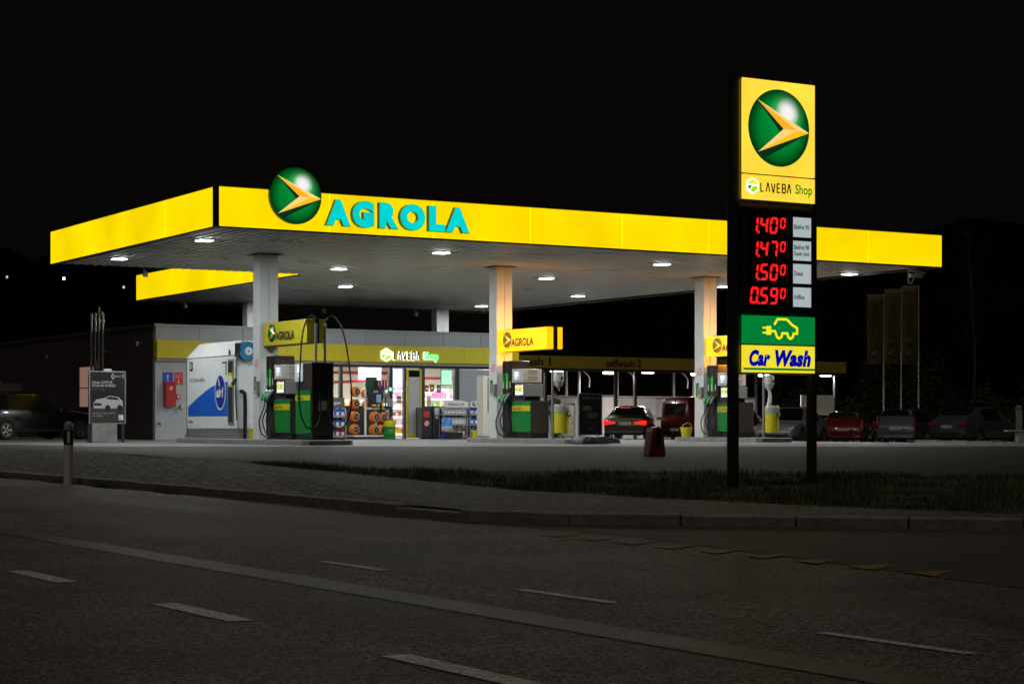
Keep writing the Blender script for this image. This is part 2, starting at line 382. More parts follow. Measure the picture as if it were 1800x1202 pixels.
def emblem(parent, loc, rad, rz=0.0, key="lit", thick=0.1, name="emblem", mirror=False):
    b = MB(); n = 48
    ring = [(math.cos(2*math.pi*k/n), math.sin(2*math.pi*k/n)) for k in range(n)]
    t = thick/rad
    b.prism(ring, 'xz', 0, t, 0, 5)
    tl, tip, notch, bl, ridge = (-.717, .69), (.985, -.06), (.14, -.01), (-.695, -.66), (.54, -.03)
    e = 0.012
    def tri(pts, ys, m): b.face([(p[0], -y, p[1]) for p, y in zip(pts, ys)], m)
    tri([tl, notch, (.02, -.10)], [e*.5]*3, 4); tri([bl, tip, (-.46, -.80)], [e*.5]*3, 4)
    h = 0.07
    tri([tl, tip, ridge], [e, e, h], 1); tri([tl, ridge, notch], [e, h, e], 2)
    tri([notch, ridge, bl], [e, h, e], 1); tri([ridge, tip, bl], [h, e, e], 3)
    if mirror: b.v = [(-x, y, z) for x, y, z in b.v]
    o = b.build(name, EMB[key], parent, loc, rz); o.scale = (rad, rad, rad); return o
# ================================================================ SETTING: ground, road, kerb, verge
M_road = asphalt_mat("road_asphalt", (0.020, 0.0165, 0.0145), (0.29, 0.245, 0.215), 0.6, 0.72, 0.45, 0.016, 1.0, track=.35)
M_seam = asphalt_mat("joint_asphalt", (0.032, 0.028, 0.027), (0.17, 0.15, 0.145), 0.5, 1.5, 0.2, 0.003, 0.5)
M_side = asphalt_mat("side_asphalt", (0.028, 0.026, 0.025), (0.10, 0.095, 0.09), 0.7, 1.7, 0.3, 0.004, 0.6)
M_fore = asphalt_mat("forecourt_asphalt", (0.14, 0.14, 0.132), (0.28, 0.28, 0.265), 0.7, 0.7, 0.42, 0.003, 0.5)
M_drive = asphalt_mat("drive_asphalt", (0.018, 0.016, 0.014), (0.045, 0.041, 0.036), 0.75, 1.0, 0.4, 0.005, 0.6)
M_paint = asphalt_mat("worn_white_line", (0.34, 0.31, 0.29), (0.9, 0.86, 0.83), 0.6, 0.9, 0.3, 0.006, 0.8)
M_ypaint = asphalt_mat("worn_yellow_line", (0.10, 0.065, 0.010), (0.42, 0.28, 0.035), 0.6, 0.8, 0.4, 0.006, 0.8)
M_yfaint = asphalt_mat("faded_yellow_line", (0.05, 0.036, 0.012), (0.30, 0.22, 0.08), 0.6, 0.8, 0.4, 0.006, 0.8)
M_cobble = brick_mat("cobble_setts", (0.07, 0.065, 0.063), (0.16, 0.152, 0.148), (0.02, 0.019, 0.017), 0.17, 0.11, 0.06, rot=0.3)
M_kerb = mat("kerb_granite", (0.20, 0.19, 0.185), 0.75, var=0.45, vscale=7, bump=0.8, bscale=45)
M_soil = mat("soil", (0.030, 0.028, 0.016), 0.9, var=0.5, vscale=2.5, bump=0.8, bscale=20)
M_earth = mat("dark_earth", (0.012, 0.012, 0.010), 0.95, var=0.3, vscale=0.05, spec=0.0)
def K(o, kind="structure"): o["kind"] = kind; return o
def strip(name, A, B, m, n=3, kind="structure", sub=4, sag=1.0):
    """sheet lofted between two polylines of (x, y, z) with the same count"""
    def dens(Pl):
        out = []
        for k in range(len(Pl)-1):
            for j in range(sub): out.append(Vector(Pl[k]).lerp(Vector(Pl[k+1]), j/sub))
        out.append(Vector(Pl[-1])); return out
    A, B = dens(A), dens(B); b = MB(); w = len(A)
    for j in range(n+1):
        for k in range(w):
            p = A[k].lerp(B[k], j/n); p.z = A[k].z+(B[k].z-A[k].z)*(j/n)**sag; b.v.append(tuple(p))
    for j in range(n):
        for k in range(w-1): i = j*w+k; b.f.append((i, i+1, i+w+1, i+w)); b.m.append(0)
    return K(b.build(name, m, smooth=True), kind)
g = MB(); g.face([(-700, -60, -0.05), (700, -60, -0.05), (700, 900, -0.05), (-700, 900, -0.05)]); K(g.build("ground", M_earth))
rd = MB(); rd.face([tuple(W(-60, -160)), tuple(W(-5.6, -160)), tuple(W(-5.0, 160)), tuple(W(-60, 160))]); K(rd.build("road", M_road))
sd = MB(); sd.face([tuple(W(*p, 0.004)) for p in ((-6.15, -19.2), (-5.9, -24.0), (-6.5, -27.3), (-7.2, -31), (-6.5, -45), (30, -90), (60, -60), (2, -27.2), (-2, -24.6), (-5.2, -21.9))]); K(sd.build("side_road", M_side))
# darker asphalt joint along the lane and the worn lines
jn = MB(); jn.face([tuple(W(*p, 0.004)) for p in ((-10.62, -60), (-10.30, -60), (-10.30, 40), (-10.62, 40))]); K(jn.build("road_joint", M_seam))
for k in range(-9, 12):
    q = MB(); b0 = -31.4 + k*2.78
    q.face([tuple(W(*p, 0.005)) for p in ((-11.86, b0-.55), (-11.72, b0-.55), (-11.72, b0+.55), (-11.86, b0+.55))]); K(q.build("lane_dash", M_paint))
for k in range(-4, 3):
    q = MB(); b0 = -31.6 + k*2.78
    q.face([tuple(W(*p, 0.005)) for p in ((-9.66, b0-.5), (-9.58, b0-.5), (-9.58, b0+.5), (-9.66, b0+.5))]); K(q.build("lane_dash", M_paint))
for k in range(9):
    b0 = -23.6-k*0.62; q = MB(); a0 = -6.35-k*0.03
    q.face([tuple(W(*p, 0.009)) for p in ((a0+.28, b0), (a0-.22, b0-.34), (a0-.16, b0+.02))]); K(q.build("yield_triangle", M_ypaint if k > 6 else M_yfaint))
# kerb, setts, grass, drive
KL = [(-5.1, 40), (-5.24, -2.14), (-5.5, -12.8), (-5.84, -19.5), (-5.85, -20.9), (-5.32, -22.17), (-3.79, -23.82), (-2.21, -25.23), (2.0, -28.9), (10, -36)]
VL = [(-4.6, 40, .5), (-3.9, -1.0, .47), (-4.3, -8.5, .42), (-3.6, -12.6, .30), (-2.95, -15.6, .18), (-2.75, -17.2, .135), (-2.50, -20.6, .125), (-1.9, -24.0, .12), (1.4, -27.4, .12), (9.2, -35, .12)]
VS = [VL[0], VL[1], (-4.26, -8.5, .445), (-4.22, -11.45, .42), (-3.2, -15.0, .23), (-2.70, -16.9, .14), (-2.45, -20.9, .125), (-1.75, -24.5, .12), (1.6, -27.6, .12), (9.4, -35.2, .12)]
EL = [(-4.55, 40, .5), (-3.35, -0.9, .49), (-4.20, -7.2, .465), (-4.15, -11.40, .425), (-2.39, -13.5, .335), (-0.5, -14.55, .30), (2.1, -16.7, .285), (4.6, -18.6, .255), (8.5, -21.5, .22), (18, -28, .2)]
w3 = lambda L, z=None: [tuple(W(p[0], p[1], p[2] if z is None else z)) for p in L]
K0 = [(p[0]+.16, p[1]+.02) for p in KL]
strip("cobbled_verge", w3(K0, 0.105), w3(VS), M_cobble, 6)
strip("lawn", w3(VS), w3(EL), M_soil, 6, sag=2.2)
FL = [(-4.5, 40.5, .5), (-2.2, 8, .5), (-1.4, 3.4, .5), (-.6, 3.0, .5), (1.5, 1.7, .5), (4, .2, .5), (6.5, -1.35, .5), (11, -4.1, .5), (17, -7.6, .5), (27, -13, .40)]
strip("drive", w3(EL), w3(FL), M_drive, 6)
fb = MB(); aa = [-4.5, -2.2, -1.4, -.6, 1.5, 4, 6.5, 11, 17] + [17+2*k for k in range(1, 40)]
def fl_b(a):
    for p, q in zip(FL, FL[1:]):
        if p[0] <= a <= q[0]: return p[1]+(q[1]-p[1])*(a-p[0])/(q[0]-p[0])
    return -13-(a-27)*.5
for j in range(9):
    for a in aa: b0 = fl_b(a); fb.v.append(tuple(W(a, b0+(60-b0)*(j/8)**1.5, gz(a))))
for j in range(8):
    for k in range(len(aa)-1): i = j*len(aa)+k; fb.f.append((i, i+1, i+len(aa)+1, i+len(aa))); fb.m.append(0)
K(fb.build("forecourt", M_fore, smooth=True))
kb = MB(); tot = 0
for (a0, b0), (a1, b1) in zip(KL, KL[1:]):
    Lg = math.hypot(a1-a0, b1-b0); n = max(1, round(Lg/1.0)); ta, tb = (a1-a0)/Lg, (b1-b0)/Lg; na, nb = -tb, ta
    for k in range(n):
        s0, s1 = Lg*k/n+.006, Lg*(k+1)/n-.006
        if -21.2 < b0+tb*(s0+s1)/2 < -19.6 and a0 < -5.7: h = .085
        else: h = .118+random.uniform(-.006, .006)
        o = random.uniform(-.008, .008)
        if k % 1 == 0:
            pts = [(a0+ta*s0+na*(-.01+o), b0+tb*s0+nb*(-.01+o)), (a0+ta*s1+na*(-.01+o), b0+tb*s1+nb*(-.01+o)), (a0+ta*s1+na*.17, b0+tb*s1+nb*.17), (a0+ta*s0+na*.17, b0+tb*s0+nb*.17)]
            P = [W(*p) for p in pts]; kb.prism([(p.x, p.y) for p in P], 'xy', -.03, h)
K(kb.build("kerb", M_kerb, bevel=.018))
# grass
gr = MB(); rnd = random.Random(3)
dA = w3(VS); dB = w3(EL)
for k in range(3, 8):
    A0, A1, B0, B1 = (Vector(q) for q in (dA[k], dA[k+1], dB[k], dB[k+1]))
    area = ((A1-A0).length+(B1-B0).length)/2*((B0-A0).length+(B1-A1).length)/2
    for _ in range(int(area*(330 if k < 7 else 120))):
        s, t = rnd.random(), rnd.random()**1.1
        p = A0.lerp(A1, s); p1 = B0.lerp(B1, s); zz = p.z+(p1.z-p.z)*t**2.2; p = p.lerp(p1, t); p.z = zz
        cl = math.sin(p.x*2.1+p.y*1.3)*math.sin(p.x*.9-p.y*2.2)
        if cl < -.45 and rnd.random() < .7: continue
        for _b in range(3):
            ang = rnd.uniform(0, 6.28); ln = rnd.uniform(.03, .09)*(1.15+.5*cl); le = rnd.uniform(0, .07); wd = rnd.uniform(.003, .006)
            dx, dy = math.cos(ang), math.sin(ang); q = p+Vector((rnd.uniform(-.03, .03), rnd.uniform(-.03, .03), -.01))
            gr.face([(q.x-dy*wd, q.y+dx*wd, q.z), (q.x+dy*wd, q.y-dx*wd, q.z), (q.x+dx*le, q.y+dy*le, q.z+ln)])
K(gr.build("grass", M_mortargrass), "stuff")
# weeds along the foot of the kerb
wd_ = MB()
for _ in range(420):
    b0 = rnd.choice([-6.5, -9.2, -8.9, -3.0, -12.0])+rnd.gauss(0, .35); p = W(-5.36-(b0+2)*(-.025)+rnd.uniform(-.10, .0), b0, 0); ang = rnd.uniform(0, 6.28); ln = rnd.uniform(.04, .16)
    dx, dy = math.cos(ang), math.sin(ang); le = rnd.uniform(.01, .09)
    wd_.face([(p.x-dy*.005, p.y+dx*.005, 0), (p.x+dy*.005, p.y-dx*.005, 0), (p.x+dx*le, p.y+dy*le, ln)])
K(wd_.build("weeds", M_mortargrass), "stuff")
# hills far behind, with a few lit houses
hl = MB(); n = 60
M_hill = mat("hill_woods", (0.003, 0.0035, 0.0025), 0.95, var=0.4, vscale=0.03, spec=0.0)
for j, (rr, f) in enumerate(((190, 0), (230, .5), (290, 1.0), (380, 1.15))):
    for k in range(n+1):
        an = R(40+100*k/n); h = (13+5*math.sin(k*.33)+3*math.sin(k*.91+1))*f*1.6
        hl.v.append((rr*math.cos(an), rr*math.sin(an), h-.06))
for j in range(3):
    for k in range(n): i = j*(n+1)+k; hl.f.append((i, i+1, i+n+2, i+n+1)); hl.m.append(0)
K(hl.build("hills", M_hill, smooth=True))
M_lit = mat("far_window_lit", (.5, .4, .3), .5, em=(1.0, 0.62, 0.35), es=3.5)
M_lit2 = mat("far_window_white", (.5, .5, .5), .5, em=(0.9, 0.8, 1.0), es=9)
M_litd = mat("far_window_dim", (.5, .4, .3), .5, em=(1.0, 0.66, 0.45), es=.9)
for x, y, z, wm, lab in ((-49.5, 212, 17.0, M_lit2, "tiny dark house high on the far left slope with one white lit window"),
                         (-60.0, 228, 18.4, M_litd, "tiny dark house on the hill at the left edge with an orange lit window"),
                         (-43.3, 214, 16.2, M_litd, "tiny dark house below the canopy corner on the hill with an amber window"),
                         (-53, 215, 6.4, M_litd, "tiny dark house low on the far left with a small pale window")):
    t = thing("distant_house", lab, "house", (x, y, z-1.6), 0.1, "houses on the far hillside")
    m = MB(); m.box(-3.5, 3.5, 0, 6, -4, 3); m.build("wall", M_hill, t)
    m = MB(); m.prism([(-3.9, 3), (3.9, 3), (0, 5.2)], 'xz', -.3, 6.3); m.build("roof", M_hill, t)
    m = MB(); m.box(-.11, .11, -.04, -.003, 1.5, 1.78); m.build("window", wm, t)

# ================================================================ CANOPY
CZ0, CZ1 = 5.2, 6.05
cp = thing("station_canopy", "long flat canopy with glowing yellow edge over the pumps", "canopy", W(0, 0))
LA, LB, RA0, RB = 20.8, 11.4, 7.07, 24.4
sf = MB()
def soffit(a0, a1, b0, b1):
    p = .25; n = int(round((a1-a0)/p)); p = (a1-a0)/n
    for k in range(n):
        x = a0+k*p
        sf.face([(x+.02, b0, CZ0+.03), (x+p-.09, b0, CZ0+.03), (x+p-.09, b1, CZ0+.03), (x+.02, b1, CZ0+.03)], 0)
        sf.face([(x+p-.09, b0, CZ0+.03), (x+p-.07, b0, CZ0+.09), (x+p-.07, b1, CZ0+.09), (x+p-.09, b1, CZ0+.03)], 0)
        sf.face([(x+p-.07, b0, CZ0+.09), (x+p, b0, CZ0+.09), (x+p, b1, CZ0+.09), (x+p-.07, b1, CZ0+.09)], 1)
        sf.face([(x+p, b0, CZ0+.09), (x+p+.02, b0, CZ0+.03), (x+p+.02, b1, CZ0+.03), (x+p, b1, CZ0+.09)], 0)
soffit(.1, LA-.1, .1, LB); soffit(RA0+.1, LA-.1, LB+.002, RB-.1)
sf.build("soffit", [M_soffit, M_soffit_gap], cp)
rf = MB(); rf.box(.12, LA-.12, .12, LB, 5.45, 5.95); rf.box(RA0+.12, LA-.12, LB+.001, RB-.12, 5.45, 5.95); rf.build("roof", M_blackmat, cp)
def fascia(name, p0, p1, nrm, seg):
    b = MB(); L = math.hypot(p1[0]-p0[0], p1[1]-p0[1]); n = max(1, round(L/seg)); tx, ty = (p1[0]-p0[0])/L, (p1[1]-p0[1])/L
    for k in range(n):
        s0, s1 = L*k/n+.007, L*(k+1)/n-.007
        x0, y0, x1, y1 = p0[0]+tx*s0, p0[1]+ty*s0, p0[0]+tx*s1, p0[1]+ty*s1
        ix, iy = -nrm[0]*.10, -nrm[1]*.10
        b.prism([(x0, y0), (x1, y1), (x1+ix, y1+iy), (x0+ix, y0+iy)], 'xy', CZ0+.012, CZ1)
    return b.build(name, M_fascia, cp)
fascia("fascia_panel", (.07, 0), (LA, 0), (0, -1), 2.6)
fascia("fascia_panel", (0, .18), (0, LB), (-1, 0), 2.85)
fascia("fascia_panel", (RA0, LB+.1), (RA0, RB), (-1, 0), 3.3)
fascia("fascia_panel", (LA, 0.11), (LA, RB), (1, 0), 3.0)
fascia("fascia_panel", (RA0+.11, RB), (LA-.11, RB), (0, 1), 3.0)
ct = MB(); ct.box(-.012, .062, -.012, .17, CZ0-.01, CZ1+.012); ct.build("corner_trim", M_black, cp)
tr = MB()   # dark lower and upper edge profiles
for x0, x1, y0, y1 in ((.066, LA-.003, -.008, .10), (-.008, .10, .174, LB), (LA-.10, LA+.008, .10, RB), (RA0-.008, RA0+.10, LB+.05, RB), (RA0+.1, LA-.1, RB-.1, RB+.008)):
    tr.box(x0, x1, y0, y1, CZ0-.025, CZ0+.010, 0)
    tr.box(x0+.02, x1-.02, y0+.02, y1-.02, CZ1+.001, CZ1+.018, 1)
for x0, x1, y0, y1 in ((.12, LA-.12, .103, .13), (.103, .13, .14, LB), (LA-.13, LA-.103, .14, RB-.14), (RA0+.12, LA-.14, RB-.13, RB-.103), (RA0+.103, RA0+.13, LB+.05, RB-.14)):
    tr.box(x0, x1, y0, y1, CZ0-.022, CZ0+.16, 0)
tr.build("edge_trim", [M_black, M_yellow], cp)
for x0, x1, y0, y1, z0 in ((3.53, 4.03, 5.82, 6.22, .5), (10.48, 10.96, 6.02, 6.42, .5), (17.45, 17.91, 6.15, 6.58, .5), (10.8, 11.3, 23.6, 24.0, 4.06), (18.3, 18.8, 23.6, 24.0, 4.06)):
    b = MB(); w = (x1-x0)/2
    b.box(x0, x0+w-.008, y0, y1, z0, CZ0+.035); b.box(x0+w+.008, x1, y0+.001, y1-.001, z0, CZ0+.035); b.box(x0+.03, x1-.03, y0+.02, y1-.02, z0, CZ0+.03)
    if z0 < 1: b.box(x0-.10, x1+.10, y0-.10, y1+.10, CZ0+.008, CZ0+.022, 1)
    o = b.build("column", [M_column, M_soffit_gap], cp)
    if z0 < 1:
        b = MB(); n = 20; rx = x0-.006; zc = 2.50; yc = (y0+y1)/2-.02
        ring = [(yc+.10*math.cos(6.2832*k/n), zc+.10*math.sin(6.2832*k/n)) for k in range(n)]; b.prism(ring, 'yz', rx, x0-.0005, 0)
        ring = [(yc+.075*math.cos(6.2832*k/n), zc+.075*math.sin(6.2832*k/n)) for k in range(n)]; b.prism(ring, 'yz', rx-.003, rx-.0005, 1)
        b.prism([(yc-.06, zc+.045), (yc-.045, zc+.06), (yc+.06, zc-.045), (yc+.045, zc-.06)], 'yz', rx-.006, rx-.0035, 0)
        b.prism([(yc-.04, zc-.012), (yc+.04, zc-.012), (yc+.04, zc+.012), (yc-.04, zc+.012)], 'yz', rx-.0055, rx-.0036, 2)
        b.build("no_smoking_sign", [M_redsign, M_printwhite, M_blackprint], o)
        b = MB(); b.box(x0-.008, x0-.001, yc+.03, yc+.16, 1.78, 2.18, 0); b.build("green_notice", M_green, o)
        b = MB(); b.box(x0-.09, x0-.001, yc-.20, yc-.01, 1.76, 2.06, 0); b.box(x0-.10, x0-.091, yc-.18, yc-.03, 1.77, 1.83, 1); b.box(x0-.10, x0-.091, yc-.13, yc-.08, 1.86, 1.91, 2)
        b.build("wipe_dispenser", [M_grey, M_yellow, M_blue], o)
emblem(cp, (1.80, -.11, 5.945), .615, 0, "lit", .09)
# channel letters, each one a part
LET = [("A", 2.58, 3.27), ("G", 3.32, 3.93), ("R", 4.04, 4.60), ("O", 4.63, 5.26), ("L", 5.36, 5.76), ("A", 5.74, 6.20)]
edge = [2.52, 3.12, 3.155, 3.70, 3.825, 4.31, 4.34, 4.985, 5.075, 5.505, 5.51, 6.14]
for k, (ch, _a, _b) in enumerate(LET):
    x0, x1 = edge[2*k], edge[2*k+1]
    zz = 5.345 if ch not in "GO" else 5.335; z1 = 5.925 if ch not in "GO" else 5.935
    t = text("letter", ch, cp, M_lettergreen, x0, x1, zz, z1, -.125, bold=.075, depth=.118, side=M_letterside)
    q = text("lit_face", ch, t, M_cyan, x0+.014, x1-.014, zz+.018, z1-.012, -.129, bold=.068)
# ceiling lights
lp = None; lsp = [(a, b) for a in (1.0, 7.2, 13.85, 20.3) for b in (3.15, 8.9)] + [(a, b) for a in (10.3, 18.8) for b in (14.85, 21.2)]
where = ["at the front left corner", "at the back left corner", "in the front row second from left", "in the middle row second from left", "in the front row third from left", "in the middle row third from left", "at the front right end", "at the middle right end", "in front of the shop sign", "above the shop roof on the left", "in the third row near the right column", "at the far back right"]
for (a, b), wh in zip(lsp, where):
    lab = "square white light set in the canopy ceiling " + wh
    if lp is None:
        lp = thing("ceiling_light", lab, "ceiling light", W(a, b, 5.2), TH, "lights in the canopy ceiling")
        m = MB(); m.box(-.19, .19, -.19, .19, .008, .05); m.box(-.46, .46, -.04, .04, .015, .028); m.build("frame", M_grey, lp)
        m = MB(); m.box(-.165, .165, -.165, .165, -.012, .0075); m.build("lens", M_led, lp, bevel=.01)
        ld = bpy.data.lights.new("lamp_glow", 'AREA'); ld.shape = 'SQUARE'; ld.size = .31; ld.energy = 170; ld.color = (.93, .98, 1.0)
        lo = bpy.data.objects.new("lamp_glow", ld); C.objects.link(lo); lo.parent = lp; lo.location = (0, 0, -.02)
    else:
        t = dup(lp); t.location = W(a, b, 5.2); t["label"] = lab
# column signs: two yellow light boxes clasping a dark rail
for i, (a, b0, lit, lab) in enumerate(((3.62, 3.25, False, "unlit yellow projecting sign box on the left canopy column beside the white tank container"),
                                  (10.48, 3.50, True, "glowing yellow projecting sign box on the middle canopy column"),
                                  (17.42, 3.62, True, "glowing yellow projecting sign box on the right canopy column partly behind the price pylon"))):
    t = thing("column_sign", lab, "sign", W(a, b0), TH, "yellow sign boxes on the columns")
    fm = M_yellow_lit if lit else M_yellow; y1 = 5.8-b0 if i == 0 else 6.0-b0
    m = MB(); m.box(0, .20, 0, y1, 2.93, 3.49); m.build("light_box", fm, t, bevel=.008)
    m = MB(); m.box(.32, .48, 0, y1-.05, 2.93, 3.49); m.build("light_box", fm, t, bevel=.008)
    m = MB(); m.box(.203, .317, -.02, y1-.1, 2.91, 3.52); m.build("rail", M_black, t)
    emblem(t, (-.012, y1-.53, 3.225), .215, R(-90), "olive" if lit else "dim", .01)
    if lit:
        ld = bpy.data.lights.new("added_column_glow", 'AREA'); ld.shape = 'RECTANGLE'; ld.size = .4; ld.size_y = .12; ld.energy = 15; ld.color = (1.0, .36, .015)  # unseen area lights added above and below the box to turn the column orange
        for zz, rx in ((3.62, 125), (2.80, 60)): lo = bpy.data.objects.new("added_column_glow", ld); C.objects.link(lo); lo.parent = t; lo.location = (.24, y1-.75, zz); lo.rotation_euler = (R(rx), 0, 0)
    text("lettering", "AGROLA", t, M_print, .80-y1+1.0-1.05, 1.72-y1+1.0-.85, 3.04, 3.25, -.014, rz=R(-90), bold=.03 if lit else .035)
# ================================================================ SHOP BUILDING
SB = 19.0
shop = thing("shop_building", "low flat roofed shop with yellow band and bright windows behind the pumps", "building", W(5.73, SB, .5))
X = lambda a: a-5.73
Zl = lambda z: z-.5
wl = MB()
wl.box(X(5.73), X(6.77), 0, .20, 0, Zl(3.05))
wl.box(X(7.95), X(10.15), 0, .18, 0, Zl(3.05))
wl.build("front_wall", M_wall, shop)
m = MB(); m.box(X(5.73), X(5.93), .201, 22, 0, Zl(4.06), 0)
for k in range(8): m.box(X(5.715), X(5.73)-.001, 1.2+2.6*k, 1.23+2.6*k, 0, Zl(4.05), 0)
m.box(X(5.69), X(5.98), -.02, 22, Zl(4.062), Zl(4.16), 0)
m.build("side_wall", M_darkwall, shop)
m = MB(); n = 9; L = X(18.95)
for k in range(n): m.box(L*k/n+.006, L*(k+1)/n-.006, -.03, .22, Zl(3.625), Zl(4.06))
m.box(.05, L-.02, 0, .20, Zl(3.60), Zl(4.05))
m.build("parapet_cladding", M_cladding, shop, bevel=.004)
m = MB(); m.box(-.04, L+.03, -.07, .3, Zl(4.064), Zl(4.13)); m.build("roof_trim", M_cladding, shop)
m = MB()
for k in range(6): m.box(L*k/6+.003, L*(k+1)/6-.003, -.16, .15, Zl(3.06), Zl(3.62))
m.build("yellow_band", M_yellow, shop, bevel=.006)
m = MB(); m.box(0, L, -.10, .12, Zl(2.99), Zl(3.055)); m.tube([(0.01, -.06, Zl(2.99)), (L, -.06, Zl(2.99))], .035, 8); m.build("gutter", M_grey, shop)
m = MB(); m.box(.1, L, .31, 9, Zl(3.92), Zl(4.05)); m.build("roof", M_blackmat, shop)
m = MB()  # frames and the dark panels under the windows
zt, zs = Zl(2.88), Zl(1.60)
m.box(X(6.772), L, .02, .14, zt, Zl(3.04))
for a0, a1 in ((6.775, 6.87), (7.86, 7.945), (10.155, 10.26), (12.14, 12.24), (13.97, 14.10), (14.53, 14.60), (15.17, 15.32), (16.49, 16.66), (18.84, 18.94)):
    m.box(X(a0), X(a1), .01, .15, 0, zt)
for a0, a1 in ((10.26, 12.14), (12.24, 13.97), (15.32, 16.49)):
    m.box(X(a0), X(a1), .03, .13, 0, zs-.06); m.box(X(a0), X(a1), .01, .15, zs-.06, zs)
m.box(X(6.87), X(7.86), .03, .12, .0, .25); m.box(X(6.87), X(7.86), .03, .12, .95, 1.02)
m.build("window_frame", M_dark, shop)
m = MB(); m.box(X(16.66), X(18.84), .05, .11, 0.06, zt-.02); m.build("blind_panel", M_cladding, shop)
for a0, a1, z0 in ((10.26, 12.14, zs), (12.24, 13.97, zs), (15.32, 16.49, zs), (6.87, 7.86, .25), (14.10, 14.53, 0.02)):
    m = MB(); m.face([(X(a0), .075, z0), (X(a1), .075, z0), (X(a1), .075, zt), (X(a0), .075, zt)]); m.build("window_pane", M_glass, shop)
dl = MB(); x0, x1 = X(14.60), X(15.17)
dl.box(x0, x0+.07, -.05, .005, .03, zt-.03); dl.box(x1-.07, x1, -.05, .005, .03, zt-.03); dl.box(x0+.07, x1-.07, -.05, .005, .03, .16); dl.box(x0+.07, x1-.07, -.05, .005, zt-.08, zt-.03)
d = dl.build("door_leaf", M_yellow, shop, bevel=.004)
M_film = mat("frosted_film", (0.50, 0.52, 0.54), 0.35, var=0.12, vscale=4, bump=.5, bscale=6)
m = MB(); m.box(x0+.07, x1-.07, -.03, -.01, .16, zt-.30); m.build("frosted_film", M_film, d)
m = MB(); m.box(x0+.07, x1-.07, -.028, -.012, zt-.299, zt-.081); m.build("door_glass", M_carglass, d)
# room behind the glass
rm = MB(); r0, r1, ry = X(6.0), X(18.8), 7.2
rm.face([(r0, ry, 0), (r1, ry, 0), (r1, ry, Zl(3.3)), (r0, ry, Zl(3.3))], 0)
rm.face([(r0, .25, 0), (r0, ry, 0), (r0, ry, Zl(3.3)), (r0, .25, Zl(3.3))], 0)
rm.face([(r1, .25, 0), (r1, ry, 0), (r1, ry, Zl(3.3)), (r1, .25, Zl(3.3))], 0)
rm.face([(r0, .2, Zl(3.3)), (r1, .2, Zl(3.3)), (r1, ry, Zl(3.3)), (r0, ry, Zl(3.3))], 0)
rm.face([(r0, .16, .012), (r1, .16, .012), (r1, ry, .012), (r0, ry, .012)], 2)
rm.box(r0+.01, r1-.01, ry-.03, ry-.004, Zl(2.86), Zl(2.96), 1)
rm.box(X(15.36), X(15.40), 3.0, ry-.04, Zl(2.5), Zl(2.6), 1)
rm.build("interior", [M_inwall, M_inred, M_infloor], shop)
pw = MB(); pw.box(X(16.3), X(18.78), 4.2, 4.32, .02, Zl(3.28)); pw.box(X(16.3), X(18.7), 4.17, 4.198, Zl(2.62), Zl(2.71), 1); pw.build("partition", [M_inwall, M_inred], shop)
for a in (8.2, 10.6, 13.0, 15.4, 17.6):
    for y in (1.6, 4.6):
        m = MB(); m.box(X(a)-.7, X(a)+.7, y-.09, y+.09, Zl(3.22), Zl(3.285)); o = m.build("ceiling_tube", M_inlamp, shop)
        if y < 2 or a in (10.6, 15.4):
            ld = bpy.data.lights.new("tube_glow", 'AREA'); ld.shape = 'RECTANGLE'; ld.size = 1.3; ld.size_y = .5; ld.energy = 105; ld.color = (1, .95, .86)
            lo = bpy.data.objects.new("tube_glow", ld); C.objects.link(lo); lo.parent = o; lo.location = (X(a), y, Zl(3.2))
# shop sign on the band: hexagon mark and two words
def hexmark(parent, cx, cz, h, y, rz, lit):
    b = MB(); k = h/2; s = .866*k; hx = [(cx, cz+k), (cx+s, cz+k*.5), (cx+s, cz-k*.5), (cx, cz-k), (cx-s, cz-k*.5), (cx-s, cz+k*.5)]
    b.prism(hx, 'xz', y-.012, y, 0)
    i = lambda p, f=.84: (cx+(p[0]-cx)*f, cz+(p[1]-cz)*f)
    H = [i(p) for p in hx]
    b.face([(p[0], y-.016, p[1]) for p in (H[0], H[1], (H[1][0], cz+.10*k), (cx+.1*k, cz+.22*k), (H[5][0], cz+.18*k), H[5])], 1)
    b.face([(p[0], y-.016, p[1]) for p in ((H[4][0], cz+.06*k), (cx-.1*k, cz+.04*k), (cx-.45*k, cz-.42*k), (H[4][0], H[4][1]))], 2)
    b.face([(p[0], y-.016, p[1]) for p in ((H[2][0], cz), (H[2][0], H[2][1]), H[3], (cx-.42*k, cz-.60*k), (cx-.1*k, cz-.12*k), (cx+.3*k, cz+.02*k))], 3)
    return b.build("hexagon_mark", lit, parent, (0, 0, 0), rz)
def laveba(parent, m, x0, x1, z0, z1, y, w, thick=.02):
    """the thin geometric capitals: A is drawn without its bar"""
    b = MB(); W6 = (x1-x0)/6.25; h = z1-z0; lw = W6*.68
    def S(k, pts): b.stroke([(x0+k*W6*1.05+p[0]*lw, z0+p[1]*h) for p in pts], w, y-thick, y)
    S(0, [(0, 1), (0, .0), (.75, 0)]); S(1, [(0, 0), (.42, 1), (.58, 1), (1, 0)]); S(2, [(0, 1), (.42, 0), (.58, 0), (1, 1)])
    S(3, [(.9, 1), (.1, 1), (.1, 0), (.9, 0)]); S(3, [(.16, .52), (.8, .52)])
    S(4, [(.05, .52), (.8, .52), (.92, .68), (.92, .88), (.78, 1), (.05, 1), (.05, 0), (.82, 0), (.98, .14), (.98, .38), (.8, .52)])
    S(5, [(0, 0), (.42, 1), (.58, 1), (1, 0)])
    return b
sg = thing("shop_sign", "backlit hexagon mark and two word shop name on the yellow band", "sign", W(13.5, SB-.16, 3.3))
